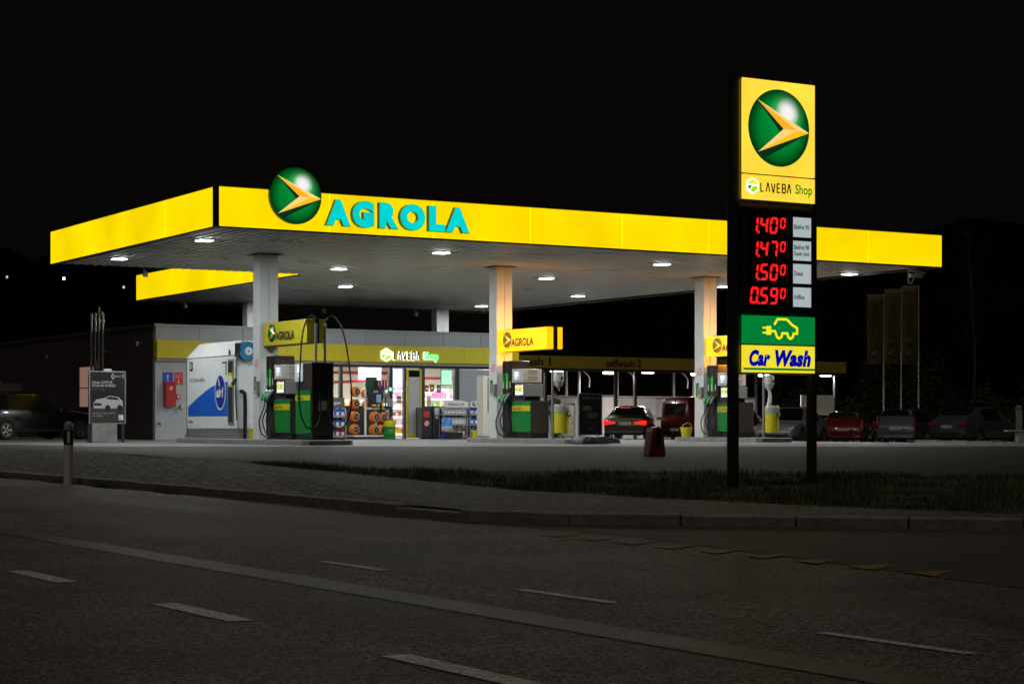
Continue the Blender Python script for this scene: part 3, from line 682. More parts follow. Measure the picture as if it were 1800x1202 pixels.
hexmark(sg, .25, 0, .46, -.03, 0, [M_ledwhite, mat("lit_peach", (1, .8, .3), .3, em=(1.0, .72, .28), es=1.1), M_ledgreen, M_limelit])
laveba(sg, None, .54, 1.56, -.13, .12, -.012, .050, .012).build("lettering_glow", M_ledwhite, sg, (-.016, 0, -.012))
laveba(sg, None, .54, 1.56, -.13, .12, -.028, .036, .014).build("lettering", M_blackprint, sg)
text("lettering_glow", "Shop", sg, M_ledwhite, 1.645, 2.255, -.212, .130, -.012, bold=.055)
text("lettering", "Shop", sg, M_ledgreen, 1.675, 2.255, -.19, .125, -.03, bold=.045)
# signs and boxes on the pale end wall
def plate(name, lab, cat, a, b, z, wd, ht, m, rz=TH):
    t = thing(name, lab, cat, W(a, b, z), rz); q = MB(); q.box(-wd/2, wd/2, -.012, 0, -ht/2, ht/2); q.build("plate", m, t); return t
def arrow(t, dirn, s, m, y=-.0145, cx=0, cz=0):
    q = MB(); q.prism([(cx-.045*s, cz-dirn*.5*s), (cx-.045*s, cz+dirn*.1*s), (cx-.17*s, cz+dirn*.1*s), (cx, cz+dirn*.5*s), (cx+.17*s, cz+dirn*.1*s), (cx+.045*s, cz+dirn*.1*s), (cx+.045*s, cz-dirn*.5*s)][::int(dirn)], 'xz', y-.003, y, 0); return q.build("arrow", m, t)
t = plate("arrow_sign", "blue square sign with white up arrow on the pale end wall", "sign", 6.14, SB-.002, 2.45, .34, .34, M_bluesign); arrow(t, 1, .24, M_printwhite)
t = plate("emergency_sign", "red sign with white down arrow beside the blue arrow sign", "sign", 6.50, SB-.002, 2.43, .28, .38, M_redsign); arrow(t, -1, .16, M_printwhite, cz=-.09)
text("lettering", "Not-Aus", t, M_printwhite, -.10, .10, .09, .13, -.016); text("lettering", "Explosion", t, M_printwhite, -.11, .11, .025, .065, -.016)
t = thing("fire_extinguisher_box", "red fire extinguisher box fixed on the pale wall under the arrow signs", "fire box", W(6.17, SB, 1.55))
m = MB(); m.box(-.17, .17, -.22, -.002, 0, .70); m.prism([(-.24, .70), (-.002, .70), (-.002, .78)], 'yz', -.18, .18); m.build("box", M_red, t, bevel=.008)
m = MB(); m.box(-.07, .07, -.226, -.2205, .50, .64, 0); m.box(-.04, -.02, -.229, -.2265, .52, .62, 1); m.box(.01, .04, -.229, -.2265, .52, .62, 1); m.build("pictogram", [M_redsign, M_printwhite], t)
t = thing("alarm_button", "small red alarm button box with white centre beside the fire box", "button", W(6.48, SB, 1.79))
m = MB(); m.box(-.07, .07, -.07, -.002, 0, .14); m.build("box", M_redsign, t, bevel=.006); m = MB(); m.box(-.03, .03, -.078, -.0705, .04, .10); m.build("glass", M_printwhite, t)
t = thing("wall_lamp", "small bullet wall lamp under the red alarm button", "lamp", W(6.52, SB, 1.52)); m = MB(); m.tube([(0, -.002, 0), (0, -.08, .03), (.02, -.14, .0)], .025, 8); m.lathe([(.02, -.03), (.055, 0), (.055, .12), (.045, .14)], 12, (.02, -.15, -.04)); m.build("housing", M_steel, t, smooth=True)
t = thing("water_tap", "dark outdoor water tap low on the pale end wall corner", "tap", W(5.85, SB, 1.0)); m = MB(); m.tube([(0, -.002, 0), (0, -.1, 0), (0, -.13, -.06)], .02, 8); m.box(-.05, .05, -.07, -.05, .03, .05); m.build("spout", M_black, t)

# shelves inside the shop with packets
def shelf_unit(a, b, w, h, rows, lab, rz=TH, glow=None):
    t = thing("shelf_unit", lab, "shelf", W(a, b, .515), rz)
    m = MB(); m.box(-w/2, -w/2+.03, 0, .40, 0, h); m.box(w/2-.03, w/2, 0, .40, 0, h); m.box(-w/2+.03, w/2-.03, .37, .40, 0, h); m.build("frame", M_printwhite, t)
    for k in range(rows):
        z = .12+k*(h-.2)/rows; m = MB(); m.box(-w/2+.031, w/2-.031, 0, .369, z, z+.025); m.box(-w/2+.031, w/2-.031, -.012, -.001, z-.015, z+.03); m.build("shelf", glow or M_printwhite, t)
    return t
PK = [mat("packet_%s" % n, c, .35) for n, c in (("white", (.7, .7, .7)), ("pink", (.6, .18, .45)), ("cream", (.65, .5, .35)), ("brown", (.25, .12, .07)), ("lilac", (.45, .25, .6)), ("red", (.55, .06, .05)), ("yellow", (.7, .5, .05)), ("dark", (.05, .05, .06)), ("orange", (.8, .3, .03)), ("green", (.1, .35, .08)))]
pkm = {}
def packet(par_w, pal, grp, lab):
    i = random.choice(pal)
    if i not in pkm:
        m = MB(); m.box(-.5, .5, 0, .8, 0, 1); o = m.build("packet", PK[i], None, bevel=.05); pkm[i] = o.data; o2 = o
    else: o2 = bpy.data.objects.new("packet", pkm[i]); C.objects.link(o2)
    tag(o2, lab, "packet", grp); return o2
M_lilacshelf = mat("glowing_lilac_shelf", (.8, .7, .8), .4, em=(1, .86, 1.0), es=.9)  # no lamp strip: the shelf boards themselves glow in pale lilac
for (a, b, w, h, rows, lab, glow, pals, plab, grp) in (
    (15.6, 21.2, 1.25, 2.0, 6, "white lit shelf unit seen through the open doorway of the shop", M_lilacshelf, ([6, 0, 5], [3, 7, 2], [3, 7, 2], [2, 0, 3], [1, 4, 0], [1, 4, 1]), "small packet on the lit shelves seen through the shop doorway", "packets on the doorway shelves"),
    (17.45, 21.9, 1.35, 1.75, 5, "white shelf unit behind the right shop window", M_lilacshelf, ([2, 3, 0], [0, 2, 3], [0, 5, 2], [2, 0, 9], [0, 1, 2]), "small packet on shelves behind the right shop window", "packets behind the right window"),
    (14.2, 22.6, 1.9, 1.35, 4, "low cream shelf unit behind the middle shop window", None, ([8, 6, 2], [8, 0, 2], [6, 8, 2], [8, 6, 9, 0]), "small packet on the low shelves behind the middle shop window", "packets behind the middle window")):
    t = shelf_unit(a, b, w, h, rows, lab, TH, glow)
    for k in range(rows):
        z = .515+.147+k*(h-.2)/rows; x = -w/2+.09
        while x < w/2-.09:
            pw_ = random.uniform(.08, .16); ph = random.uniform(.12, (h-.2)/rows-.05)
            if random.random() < .94:
                o = packet(pw_, pals[k], grp, plab); r = x+pw_/2
                p = W(a, b, 0)+Vector((UX*r-UY*.03, UY*r+UX*.03, 0)); o.location = (p.x, p.y, z); o.rotation_euler = (0, 0, TH); o.scale = (pw_*.93, .2, ph)
            x += pw_+.004
t = thing("shop_counter", "pale shop counter with a till behind the middle window", "counter", W(12.5, 22.3, .515)); m = MB(); m.box(-1.3, .9, 0, .6, 0, 1.0); m.box(-1.35, .95, -.04, .64, 1.001, 1.04); m.build("body", M_cream, t); m = MB(); m.box(-.2, .15, .1, .4, 1.041, 1.10); m.box(-.22, .2, .2, .24, 1.12, 1.42); m.box(-.03, .03, .24, .3, 1.09, 1.25); m.build("till", M_black, t)
t = thing("menu_screen", "bright white menu screen hanging above the shop counter", "screen", W(14.2, 20.9, 2.52)); m = MB(); m.box(-.42, .42, 0, .05, 0, .42); m.build("screen", mat("menu_white", (.8, .8, .8), .3, em=(1, .98, .94), es=1.6), t); m = MB(); m.box(-.3, -.28, .02, .04, .421, .70); m.box(.28, .3, .02, .04, .421, .70); m.build("hanger", M_steel, t)
t = thing("lit_poster", "tall bluish lit poster hanging just inside the shop doorway", "poster", W(14.78, 20.0, 2.25)); m = MB(); m.box(-.20, .20, 0, .05, 0, .62); m.build("panel", mat("poster_lit", (.7, .8, .9), .3, em=(.66, .80, 1.0), es=1.4), t); m = MB(); m.box(-.22, -.201, 0, .05, -.01, .64); m.box(.201, .22, 0, .05, -.01, .64); m.build("frame", M_steel, t)
t = thing("green_lit_poster", "green lit poster inside the top of the right shop window", "poster", W(16.47, 19.55, 2.35)); m = MB(); m.box(-.18, .18, 0, .05, 0, .50); m.build("panel", mat("poster_green", (.4, .8, .6), .3, em=(.38, .95, .60), es=1.0), t); m = MB(); m.box(-.21, .21, .051, .07, -.03, .53); m.build("frame", M_green, t)
t = thing("monitor", "dark flat monitor standing behind the orange reel rack window", "screen", W(14.7, 21.3, 2.02)); m = MB(); m.box(-.25, .25, 0, .05, 0, .32); m.box(-.03, .03, .02, .05, -.5, 0); m.build("housing", M_black, t)
M_paper = mat("notice_paper", (.62, .60, .55), .6)
M_kraft = mat("kraft_paper", (.30, .14, .03), .6)
for a, z, w, h, mm, lab in ((15.62, 2.22, .17, .26, M_kraft, "left brown paper notice on the right shop window"), (15.88, 2.2, .16, .27, M_printgrey, "dark notice on the right shop window beside the brown one"), (15.42, 2.2, .14, .22, M_redsign, "dark red notice at the left edge of the right shop window"), (14.36, 1.82, .16, .24, M_kraft, "brown notice on the doorway pane with white seal"), (15.50, 1.75, .16, .34, M_paper, "yellow headed notice low on the right shop window"), (13.88, 1.32, .14, .34, M_paper, "white notice sheet on the dark frame above the green drum")):
    bb = SB+.06 if z > 1.6 else SB+.008
    t = thing("paper_notice", lab, "notice", W(a, bb, z), TH, "notices on the shop glass"); m = MB(); m.box(-w/2, w/2, -.004, 0, -h/2, h/2); m.build("sheet", mm, t)
    m = MB(); m.box(-w*.3, w*.3, -.007, -.0045, -h*.2, h*.1); m.build("print", M_yellow if "yellow" in lab else (M_printgrey if mm is M_paper else M_printwhite), t)
t = thing("notice_lightbox", "grey info box with a round green light on the shop door post", "info box", W(13.80, SB-.02, 1.7)); m = MB(); m.box(-.13, .10, -.08, 0, 0, .34); m.box(.13, .22, -.10, 0, -.12, .16); m.build("box", M_grey, t, bevel=.005); m = MB(); m.lathe([(.001, 0), (.05, -.005), (.052, -.03)], 14, (.15, -.07, .46), 'y'); m.build("green_light", mat("green_lamp", (0, .5, .2), .3, em=(.1, 1.0, .35), es=3), t)
# lit window, lamps and vent pipes on the dark side wall
t = thing("side_window", "curtained window glowing faint pink on the dark side wall", "window", W(5.73, 25.5, 2.27)); M_curt = mat("curtain_lit", (.6, .35, .30), .7, em=(.75, .40, .33), es=.26)
m = MB()
for k in range(9): y = -.78+k*.173; m.box(-.022-.006*(k % 2), -.004, y, y+.168, -.68, .68)
m.build("curtain", M_curt, t); m = MB(); m.box(-.05, -.03, -.84, .84, -.74, -.681); m.box(-.05, -.03, -.84, .84, .681, .74); m.box(-.05, -.03, -.84, -.79, -.68, .68); m.box(-.05, -.03, .79, .84, -.68, .68); m.box(-.05, -.03, -.79, .79, -.05, -.02); m.build("frame", M_dark, t)
for k, (b, top, kind) in enumerate(((24.55, 4.66, 0), (24.15, 4.66, 0), (23.78, 4.78, 1), (23.40, 4.58, 2))):
    t = thing("vent_pipe", ("leftmost plain steel vent pipe standing by the dark side wall", "second plain steel vent pipe from the left by the side wall", "tallest vent pipe with a pointed cap and flange", "right vent pipe with a hooked top joined to its neighbour")[k], "pipe", W(5.55, b, .5), TH, "vent pipes by the side wall")
    m = MB(); h = top-.5; m.tube([(0, 0, 0), (0, 0, h)], .042, 10)
    if kind == 0: m.lathe([(.055, h-.03), (.06, h), (.03, h+.06)], 10)
    if kind == 1: m.lathe([(.075, h-.42), (.075, h-.30)], 10); m.lathe([(.07, h-.16), (.07, h-.08)], 10); m.lathe([(.04, h), (.008, h+.14)], 10)
    if kind == 2: m.tube([(0, 0, h), (0, .02, h+.07), (0, .10, h+.12), (0, .20, h+.10)], .05, 10); m.lathe([(.072, h-.22), (.072, h-.12)], 10)
    m.build("pipe", M_steel, t, smooth=True)
    m = MB(); m.box(.0, .15, -.015, .015, 2.9, 2.95)
    if k < 3: m.box(-.05, -.035, -.37, .03, 2.9, 2.94)
    m.build("bracket", M_steel, t)
t = thing("round_warning_sign", "small round prohibition sign on the vent pipes above the car poster", "sign", W(5.46, 23.75, 2.95)); m = MB(); m.lathe([(.17, 0), (.17, .01)], 24, (0, 0, 0), 'x'); m.build("rim", M_redsign, t); m = MB(); m.lathe([(.13, -.004), (.13, -.001)], 24, (0, 0, 0), 'x'); m.build("plate", M_paper, t); m = MB(); m.prism([(-.10, .08), (-.07, .11), (.10, -.06), (.07, -.09)], 'yz', -.01, -.0045); m.build("bar", M_blackprint, t)
for b, z, lab in ((20.15, 3.55, "small wall lamp high on the dark side wall near the corner"), (29.5, 3.4, "small wall lamp high on the dark side wall further left")):
    t = thing("wall_lamp", lab, "lamp", W(5.70, b, z)); m = MB(); m.tube([(0, 0, 0), (-.10, 0, .02)], .02, 8); m.lathe([(.03, -.1), (.06, -.08), (.06, .06)], 12, (-.14, 0, 0)); m.build("housing", M_steel, t, smooth=True)

# ================================================================ THINGS ALONG THE SHOP FRONT
def canister(mt, mc):
    t = thing("oil_canister", "x", "canister", (0, 0, 0)); m = MB()
    m.prism([(-.085, 0), (.085, 0), (.085, .17), (.055, .24), (-.01, .25), (-.085, .20)], 'xz', -.05, .05); o = m.build("body", mt, t, bevel=.012)
    m = MB(); m.lathe([(.026, .0), (.026, .035)], 10, (.03, 0, .24)); m.build("cap", mc, t)
    m = MB(); m.box(-.055, .055, -.054, -.0505, .03, .14); m.build("paper_label", M_printwhite, t); return t
protos = {}
def put_can(key, mt, mc, a, b, z, lab, grp):
    if key not in protos: t = canister(mt, mc); protos[key] = t
    else: t = dup(protos[key])
    t.location = W(a, b, z); t["label"] = lab; t["group"] = grp
M_silvercan = mat("silver_plastic", (.45, .46, .50), .35); M_redcan = mat("dark_red_plastic", (.30, .03, .03), .35)
def rack(name, lab, a, b, w, h, zs, head=None, side=M_steel):
    t = thing(name, lab, "rack", W(a, b, .5)); m = MB()
    for s in (-1, 1): m.tube([(s*w/2, -.28, .02), (s*w/2, -.28, h-.15), (s*w/2, -.2, h-.03), (s*w/2, -.05, h)], .022, 8); m.box(s*w/2-.02, s*w/2+.02, -.27, .02, 0, .04); m.box(s*w/2-.015, s*w/2+.015, 0, .03, 0.04, h)
    m.build("frame", side, t)
    for z in zs: m = MB(); m.box(-w/2+.02, w/2-.02, -.28, .0, z-.03, z); m.box(-w/2+.02, w/2-.02, -.295, -.281, z-.035, z+.02); m.build("shelf", M_steel, t)
    m = MB(); m.box(-w/2+.02, w/2-.02, .001, .02, .05, h-.05); m.build("back_panel", M_black, t)
    return t
r1 = rack("canister_rack", "narrow rack of blue wiper fluid canisters by the left shop window", 11.55, 18.45, .78, 1.05, (.10, .42, .75))
m = MB(); m.box(-.36, .40, -.16, -.12, 1.02, 1.36); m.build("header_board", M_printgrey, r1); text("lettering", "Flieger", r1, M_printwhite, -.22, .28, 1.12, 1.24, -.163, bold=.02)
for z, key, mt, gl in ((.60, "red", M_redcan, "dark red canister on the bottom shelf of the narrow rack"), (.92, "blue", M_blue, "blue canister on the middle shelf of the narrow rack"), (1.25, "blue", M_blue, "blue canister on the top shelf of the narrow rack")):
    for k in range(4): put_can(key, mt, M_printwhite if key == "blue" else M_yellow, 11.28+k*.185+.04, 18.32, z, gl, gl.replace("canister", "canisters"))
r2 = rack("oil_rack", "wide oil rack with white curved header beside the right window", 15.98, 18.35, .92, 1.05, (.12, .48, .82))
def header(t, x0, x1, z0, z1, m=M_printwhite):
    q = MB(); n = 10; top = [(x0+(x1-x0)*k/n, z1-.06+.06*math.sin(math.pi*k/n)) for k in range(n+1)]
    q.prism([(x0, z0), (x1, z0)]+top[::-1], 'xz', -.33, -.29); return q.build("header_board", m, t, bevel=.005)
header(r2, -.46, .46, 1.06, 1.30); text("lettering", "Premium Öl", r2, M_print, -.30, .28, 1.125, 1.215, -.334, bold=.02)
r3 = rack("fluid_rack", "oil rack with green emblem header behind the beige cabinet", 17.02, 18.35, .95, 1.05, (.12, .48, .82))
header(r3, -.47, .47, 1.06, 1.30); text("lettering", "Qualität", r3, M_print, -.22, .32, 1.125, 1.215, -.334, bold=.02); emblem(r3, (-.345, -.334, 1.17), .075, 0, "dim", .004)
for z, nm in ((.985, "middle"), (1.325, "top")):
    for k in range(6): put_can("silver", M_silvercan, M_black, 15.62+k*.148, 18.2, z, "silver grey oil bottle on the %s shelf of the wide rack" % nm, "silver bottles on the %s shelf" % nm)
    for k in range(5): put_can("bluey", M_blueprint, M_yellow, 16.66+k*.17, 18.2, z, "blue bottle with yellow cap on the %s shelf of the right rack" % nm, "blue bottles on the %s shelf" % nm)
for k in range(3): put_can("dark", M_blackmat, M_yellow, 16.02+k*.15, 18.2, .625, "black bottle with yellow cap on the bottom shelf of the wide rack", "black bottles on the bottom shelf")
for k in range(3): put_can("blue", M_blue, M_printwhite, 16.72+k*.18, 18.2, .625, "blue canister on the bottom shelf of the right rack", "blue canisters on the right rack floor")
# rack of orange cable reels
rr = thing("reel_rack", "white wheeled display rack hung with orange cable reels", "rack", W(12.62, 17.9, .5))
m = MB(); m.box(-.66, .62, -.30, -.26, .09, .13); m.box(-.66, .62, .22, .26, .09, .13); m.box(-.66, -.62, -.26, .22, .09, .13); m.box(.58, .62, -.26, .22, .09, .13); m.box(-.14, -.09, -.04, .01, .13, 1.62); m.box(.26, .29, -.04, .01, .13, 1.05); m.box(-.14, .60, -.06, -.03, .98, 1.02); m.box(-.66, .60, .0, .03, 1.30, 1.33); m.build("frame", M_printwhite, rr)
for x in (-.6, .0, .56):
    m = MB(); m.lathe([(.045, -.015), (.045, .015)], 12, (x, -.28, .045), 'x'); m.build("castor", M_rubber, rr)
m = MB(); m.box(-.14, .28, -.09, -.07, 1.63, 2.03); m.build("header_board", M_darkgreen, rr)
def reel():
    t = thing("cable_reel", "x", "cable reel", (0, 0, 0)); m = MB()
    for k in (-.10, .0): m.lathe([(.05, k), (.155, k+.005), (.17, k+.03), (.17, k+.06), (.155, k+.085), (.08, k+.09)], 22, (0, 0, 0), 'y')
    m.build("drum", M_orange, t, smooth=True)
    m = MB(); m.lathe([(.001, -.125), (.088, -.12), (.092, -.10)], 22, (0, 0, 0), 'y'); m.build("socket_plate", M_black, t)
    m = MB(); m.lathe([(.105, -.10), (.108, -.128), (.094, -.13), (.090, -.112), (.105, -.10)], 22, (0, 0, 0), 'y', cap=False); m.lathe([(.001, -.14), (.035, -.138), (.035, -.12)], 10, (0, 0, 0), 'y'); m.build("hub_ring", M_grey, t); return t
rp = None
for (x, y, z, wh) in ((-.42, .12, 1.55, "at the left end of the top row"), (-.44, .12, 1.16, "at the left of the second row"), (-.46, .1, .74, "at the left of the third row"), (-.46, .1, .32, "at the left of the bottom row"), (-.02, .12, 1.50, "behind the post in the top row"), (.02, .12, 1.14, "behind the black hose reel"), (.12, -.20, .72, "third row, just right of the post"), (.42, -.16, .72, "at the right end of the third row"), (.11, -.20, .31, "bottom row, just right of the post"), (.41, -.16, .31, "at the right end of the bottom row")):
    if rp is None: rp = reel(); t = rp
    else: t = dup(rp)
    t.location = W(12.62, 17.9, .5)+Vector((UX*x-UY*y, UY*x+UX*y, z)); t["label"] = "orange cable reel on the white rack, "+wh; t["group"] = "orange cable reels"
    t.rotation_euler = (0, 0, TH+.22)
t = thing("hose_reel", "black hose reel with a grey tag hanging on the orange reel rack", "hose reel", W(12.62, 17.9, .5)+Vector((UX*.12+UY*.30, UY*.12-UX*.30, 1.40)), TH-.3)
m = MB(); m.lathe([(.05, 0), (.25, .01), (.27, .05), (.27, .09), (.25, .12), (.1, .13)], 26, (0, 0, 0), 'y'); m.build("drum", M_blackmat, t, smooth=True); m = MB(); m.prism([(-.09, .12), (.09, .12), (.06, .19), (-.06, .19)], 'xz', -.02, 0); m.build("handle", M_grey, t); m = MB(); m.box(.02, .17, -.03, -.012, -.2, .06); m.build("paper_tag", mat("pale_blue_tag", (.25, .38, .5), .5), t)
t = thing("tool_stand", "black wheeled stand hung with brushes, tools and yellow grips", "stand", W(13.02, 17.75, .5)); m = MB(); m.box(-.15, .15, -.15, .15, .05, .08); m.tube([(0, 0, .08), (0, 0, 1.72)], .02, 8); m.box(-.2, .2, -.02, .0, .95, .98); m.box(-.2, .2, -.02, .0, 1.62, 1.65); m.build("frame", M_black, t)
for k, (x, z, l, mm) in enumerate(((-.15, 1.35, .38, M_yellow), (.02, 1.35, .38, M_yellow), (-.07, 1.32, .45, M_black), (.12, 1.40, .4, M_black), (-.12, .9, .4, M_blueprint), (0, .92, .5, M_black), (.1, .9, .38, M_redcan), (.16, .88, .45, M_navy))):
    m = MB(); m.tube([(0, -.05, 0), (.01, -.05, -l*.5), (0, -.05, -l)], .022, 7); o = m.build("hand_tool", mm, None); o.location = W(13.02, 17.75, .5)+Vector((UX*x, UY*x, z)); o.rotation_euler = (0, 0, TH)
    tag(o, ("first yellow gripped tool hanging on the black stand", "second yellow gripped tool hanging on the black stand", "black brush between the yellow grips on the stand", "black brush at the right of the yellow grips", "blue handled brush low at the left of the stand", "long black brush low in the middle of the stand", "dark red handled brush low on the stand", "navy handled brush low at the right of the stand")[k], "tool", "tools on the black stand")
for k, (x, mm) in enumerate(((-.17, M_blackmat), (-.06, M_redcan), (.05, M_navy), (.16, M_redcan))):
    m = MB(); m.box(-.04, .04, -.05, .0, -.28, 0); o = m.build("wiper_pack", mm, None, bevel=.01); o.location = W(13.02, 17.75, .5)+Vector((UX*x, UY*x, 1.93)); o.rotation_euler = (0, 0, TH); tag(o, ("black pack at the top left of the black stand", "red pack at the top of the stand, second from left", "navy pack at the top of the stand, third from left", "red pack at the top right of the black stand")[k], "pack", "packs at the top of the stand")
t = thing("oil_drum_bin", "green oil drum used as a bin with yellow rim by the doorway", "bin", W(13.22, 17.55, .5))
m = MB(); m.lathe([(.17, 0), (.19, .01), (.19, .17), (.20, .185), (.19, .20), (.19, .36), (.20, .375), (.19, .39), (.19, .42)], 24); m.build("drum", M_green, t, smooth=True); m = MB(); m.lathe([(.191, .42), (.198, .44), (.195, .60), (.17, .615), (.165, .50)], 24); m.build("rim_band", M_yellow, t, smooth=True)
text("lettering", "AGROLA", t, M_yellow, -.10, .12, .27, .32, -.205, bold=.02)
for k in range(4): m = MB(); m.tube([(0, 0, -.1), (.02*k-.03, .02, .07+.02*k)], .012, 6); o = m.build("wood_stick", M_kraft, None); o.location = W(13.16+.04*k, 17.55, 1.13); tag(o, "short brown stick poking out of the green drum bin", "stick", "sticks in the drum bin")
# bins, planter, buckets by the right window
t = thing("trash_station", "anthracite waste bin with red flap beside the shop door", "bin", W(15.02, 18.55, .5)); m = MB(); m.box(-.19, .19, -.22, .2, .04, 1.05); m.build("body", M_dark, t, bevel=.012); m = MB(); m.box(-.12, .10, -.226, -.2205, .72, .92); m.build("red_flap", M_redsign, t); m = MB(); m.lathe([(.10, -.228), (.10, -.222)], 20, (0, 0, .52), 'y'); m.lathe([(.08, -.231), (.08, -.2285)], 20, (0, 0, .52), 'y', 1); m.prism([(-.07, .57), (-.05, .59), (.07, .47), (.05, .45)], 'xz', -.235, -.2315); m.build("prohibition_mark", [M_redsign, M_printwhite], t)
t = thing("ashtray_post", "anthracite waste post with small white notice beside the red flapped bin", "bin", W(15.42, 18.55, .5)); m = MB(); m.box(-.15, .15, -.18, .18, .02, 1.10); m.build("body", M_dark, t, bevel=.012); m = MB(); m.box(-.07, .08, -.186, -.1805, .80, 1.04); m.box(-.04, .05, -.186, -.1805, .68, .76); m.build("white_notice", M_printwhite, t)
t = thing("blue_bin", "blue litter barrel with a bright blue lid and clear bag", "bin", W(15.40, 17.6, .5)); m = MB(); m.lathe([(.14, 0), (.17, .1), (.17, .42), (.165, .44)], 18); m.build("barrel", M_navy, t, smooth=True); m = MB(); m.lathe([(.19, .44), (.18, .50), (.17, .62), (.14, .68), (.02, .69)], 18); m.build("lid", mat("bright_blue_plastic", (.02, .24, .75), .3), t, smooth=True); m = MB(); m.lathe([(.185, .26), (.205, .33), (.19, .436)], 14); m.build("bag", mat("clear_bag", (.5, .52, .55), .2), t)
m = MB(); m.lathe([(.07, -.178), (.07, -.172)], 16, (.03, 0, .25), 'y'); m.build("round_logo", M_redsign, t)
t = thing("flower_planter", "black planter of silvery and brown dry flowers by the oil rack", "planter", W(15.28, 16.9, .5)); m = MB(); m.prism([(-.21, 0), (.21, 0), (.25, .22), (-.25, .22)], 'xz', -.15, .15); m.build("pot", M_blackmat, t, bevel=.008)
for mm, sd in ((mat("silver_leaf", (.28, .32, .28), .6), 1), (mat("dry_flower", (.25, .11, .07), .7), 2)):
    m = MB(); rn = random.Random(sd)
    for _ in range(170):
        x = rn.gauss(-.08 if sd == 1 else .13, .11); z = .22+abs(rn.gauss(0, .11)); y = rn.gauss(0, .08); s = rn.uniform(.015, .035); an = rn.uniform(0, 6.3); c_, s_ = math.cos(an)*s, math.sin(an)*s
        m.face([(x-c_, y-s_, z), (x+s_, y-.3*s, z+.4*s), (x+c_, y+s_, z+s), (x-s_, y+.3*s, z+.6*s)])
    m.build("foliage" if sd == 1 else "flowers", mm, t)
def bucket(lab, a, b, z, w=.13, h=.27, legs=False):
    t = thing("yellow_bucket", lab, "bucket", W(a, b, z)); m = MB(); m.lathe([(w*.75, 0), (w, h), (w*1.08, h+.005), (w*1.08, h+.025), (w*.9, h+.02), (w*.7, .05)], 4 if legs else 18); m.build("body", M_yellow_bin, t)
    m = MB(); m.tube([(-w, 0, h), (-w*.8, -.05, h+.10), (0, -.08, h+.15), (w*.8, -.05, h+.10), (w, 0, h)], .008, 6); m.build("handle", M_steel, t); return t
bucket("yellow bucket with a dark emblem standing left of the beige cabinet", 15.78, 16.4, .5)
t = thing("beige_cabinet", "tall beige service cabinet with a dark recessed panel by the middle column", "cabinet", W(13.47, 12.0, .5)); m = MB(); m.box(-.02, .30, -.15, .25, .14, 1.95); m.build("body", M_cream, t, bevel=.012); m = MB(); m.box(-.015, .295, -.14, .24, 0, .138); m.build("plinth", M_grey, t); m = MB(); m.box(.12, .28, -.165, -.151, .85, 1.90); m.build("recess_panel", M_grey, t); m = MB(); m.lathe([(.012, -.17), (.012, -.152)], 8, (.03, 0, 1.3), 'y'); m.build("lock", M_black, t)
# ================================================================ ISLANDS, PUMPS, TANK CONTAINER
for a0, a1, b0, b1, lab in ((3.15, 4.45, 2.35, 10.6, "concrete kerbed pump island under the left column and white tank"), (10.05, 11.35, 1.85, 7.0, "concrete kerbed pump island under the middle column"), (16.85, 18.1, 2.85, 6.85, "concrete kerbed pump island under the right column")):
    m = MB(); ch = .12; m.prism([(a0+ch, b0), (a1-ch, b0), (a1, b0+ch), (a1, b1-ch), (a1-ch, b1), (a0+ch, b1), (a0, b1-ch), (a0, b0+ch)], 'xy', .48, .625)
    o = m.build("pump_island", M_concrete, None, W(0, 0), TH, bevel=.02); tag(o, lab, "island", "pump islands")
def nozzle(parent, x, y, z, mt, hose_pts):
    m = MB(); m.tube([(.07, 0, .20), (.03, 0, .165), (-.03, 0, .10), (-.075, 0, .03), (-.08, 0, -.03)], .03, 10, rs=[.018, .034, .04, .033, .02])
    n = m.build("nozzle", mt, parent, (x, y, z), smooth=True); m = MB(); m.tube([(.065, 0, .195), (.10, 0, .24), (.12, 0, .25)], .016, 8); m.build("spout", M_chrome, n)
    m = MB(); m.tube([(.02, 0, .10), (.0, 0, .02), (-.06, 0, -.02)], .008, 6); m.build("trigger_guard", M_black, n)
    m = MB(); m.tube(hose_pts, .017, 8); m.build("hose", M_rubber, parent)
def curve_pts(P, n=8):
    P = [Vector(p) for p in P]; P = [P[0]*2-P[1]]+P+[P[-1]*2-P[-2]]; out = []
    for i in range(1, len(P)-2):
        for j in range(n):
            t = j/n; a, b, c, d = P[i-1], P[i], P[i+1], P[i+2]
            out.append(.5*((2*b)+(-a+c)*t+(2*a-5*b+4*c-d)*t*t+(-a+3*b-3*c+d)*t**3))
    out.append(P[-2]); return out
def pump_screen(parent, z0, z1, y0, y1, x):
    rn = random.Random(5); m = MB(); m.box(x-.004, x-.001, y0, y1, z0, z1, 0); n = 9
    for i in range(n):
        for j in range(9):
            ya, yb = y0+(y1-y0)*i/n, y0+(y1-y0)*(i+1)/n; za, zb = z0+(z1-z0)*(.28+.72*j/9), z0+(z1-z0)*(.28+.72*(j+1)/9)
            m.face([(x-.006, ya, za), (x-.006, yb, za), (x-.006, yb, zb), (x-.006, ya, zb)], rn.choice([1, 2, 3, 1, 2, 4] if j < 7 else [4, 5, 4]))
    E_ = lambda n, c: mat(n, c, .3, em=c, es=1.0)
    return m.build("video_screen", [E_("scr_white", (.75, .85, .9)), E_("scr_green", (.10, .28, .06)), E_("scr_lime", (.45, .55, .10)), E_("scr_gold", (.75, .55, .12)), E_("scr_pale", (.8, .75, .55)), E_("scr_red", (.7, .15, .10))], parent)
M_nozzle = mat("nozzle_green", (.10, .42, .16), .35)
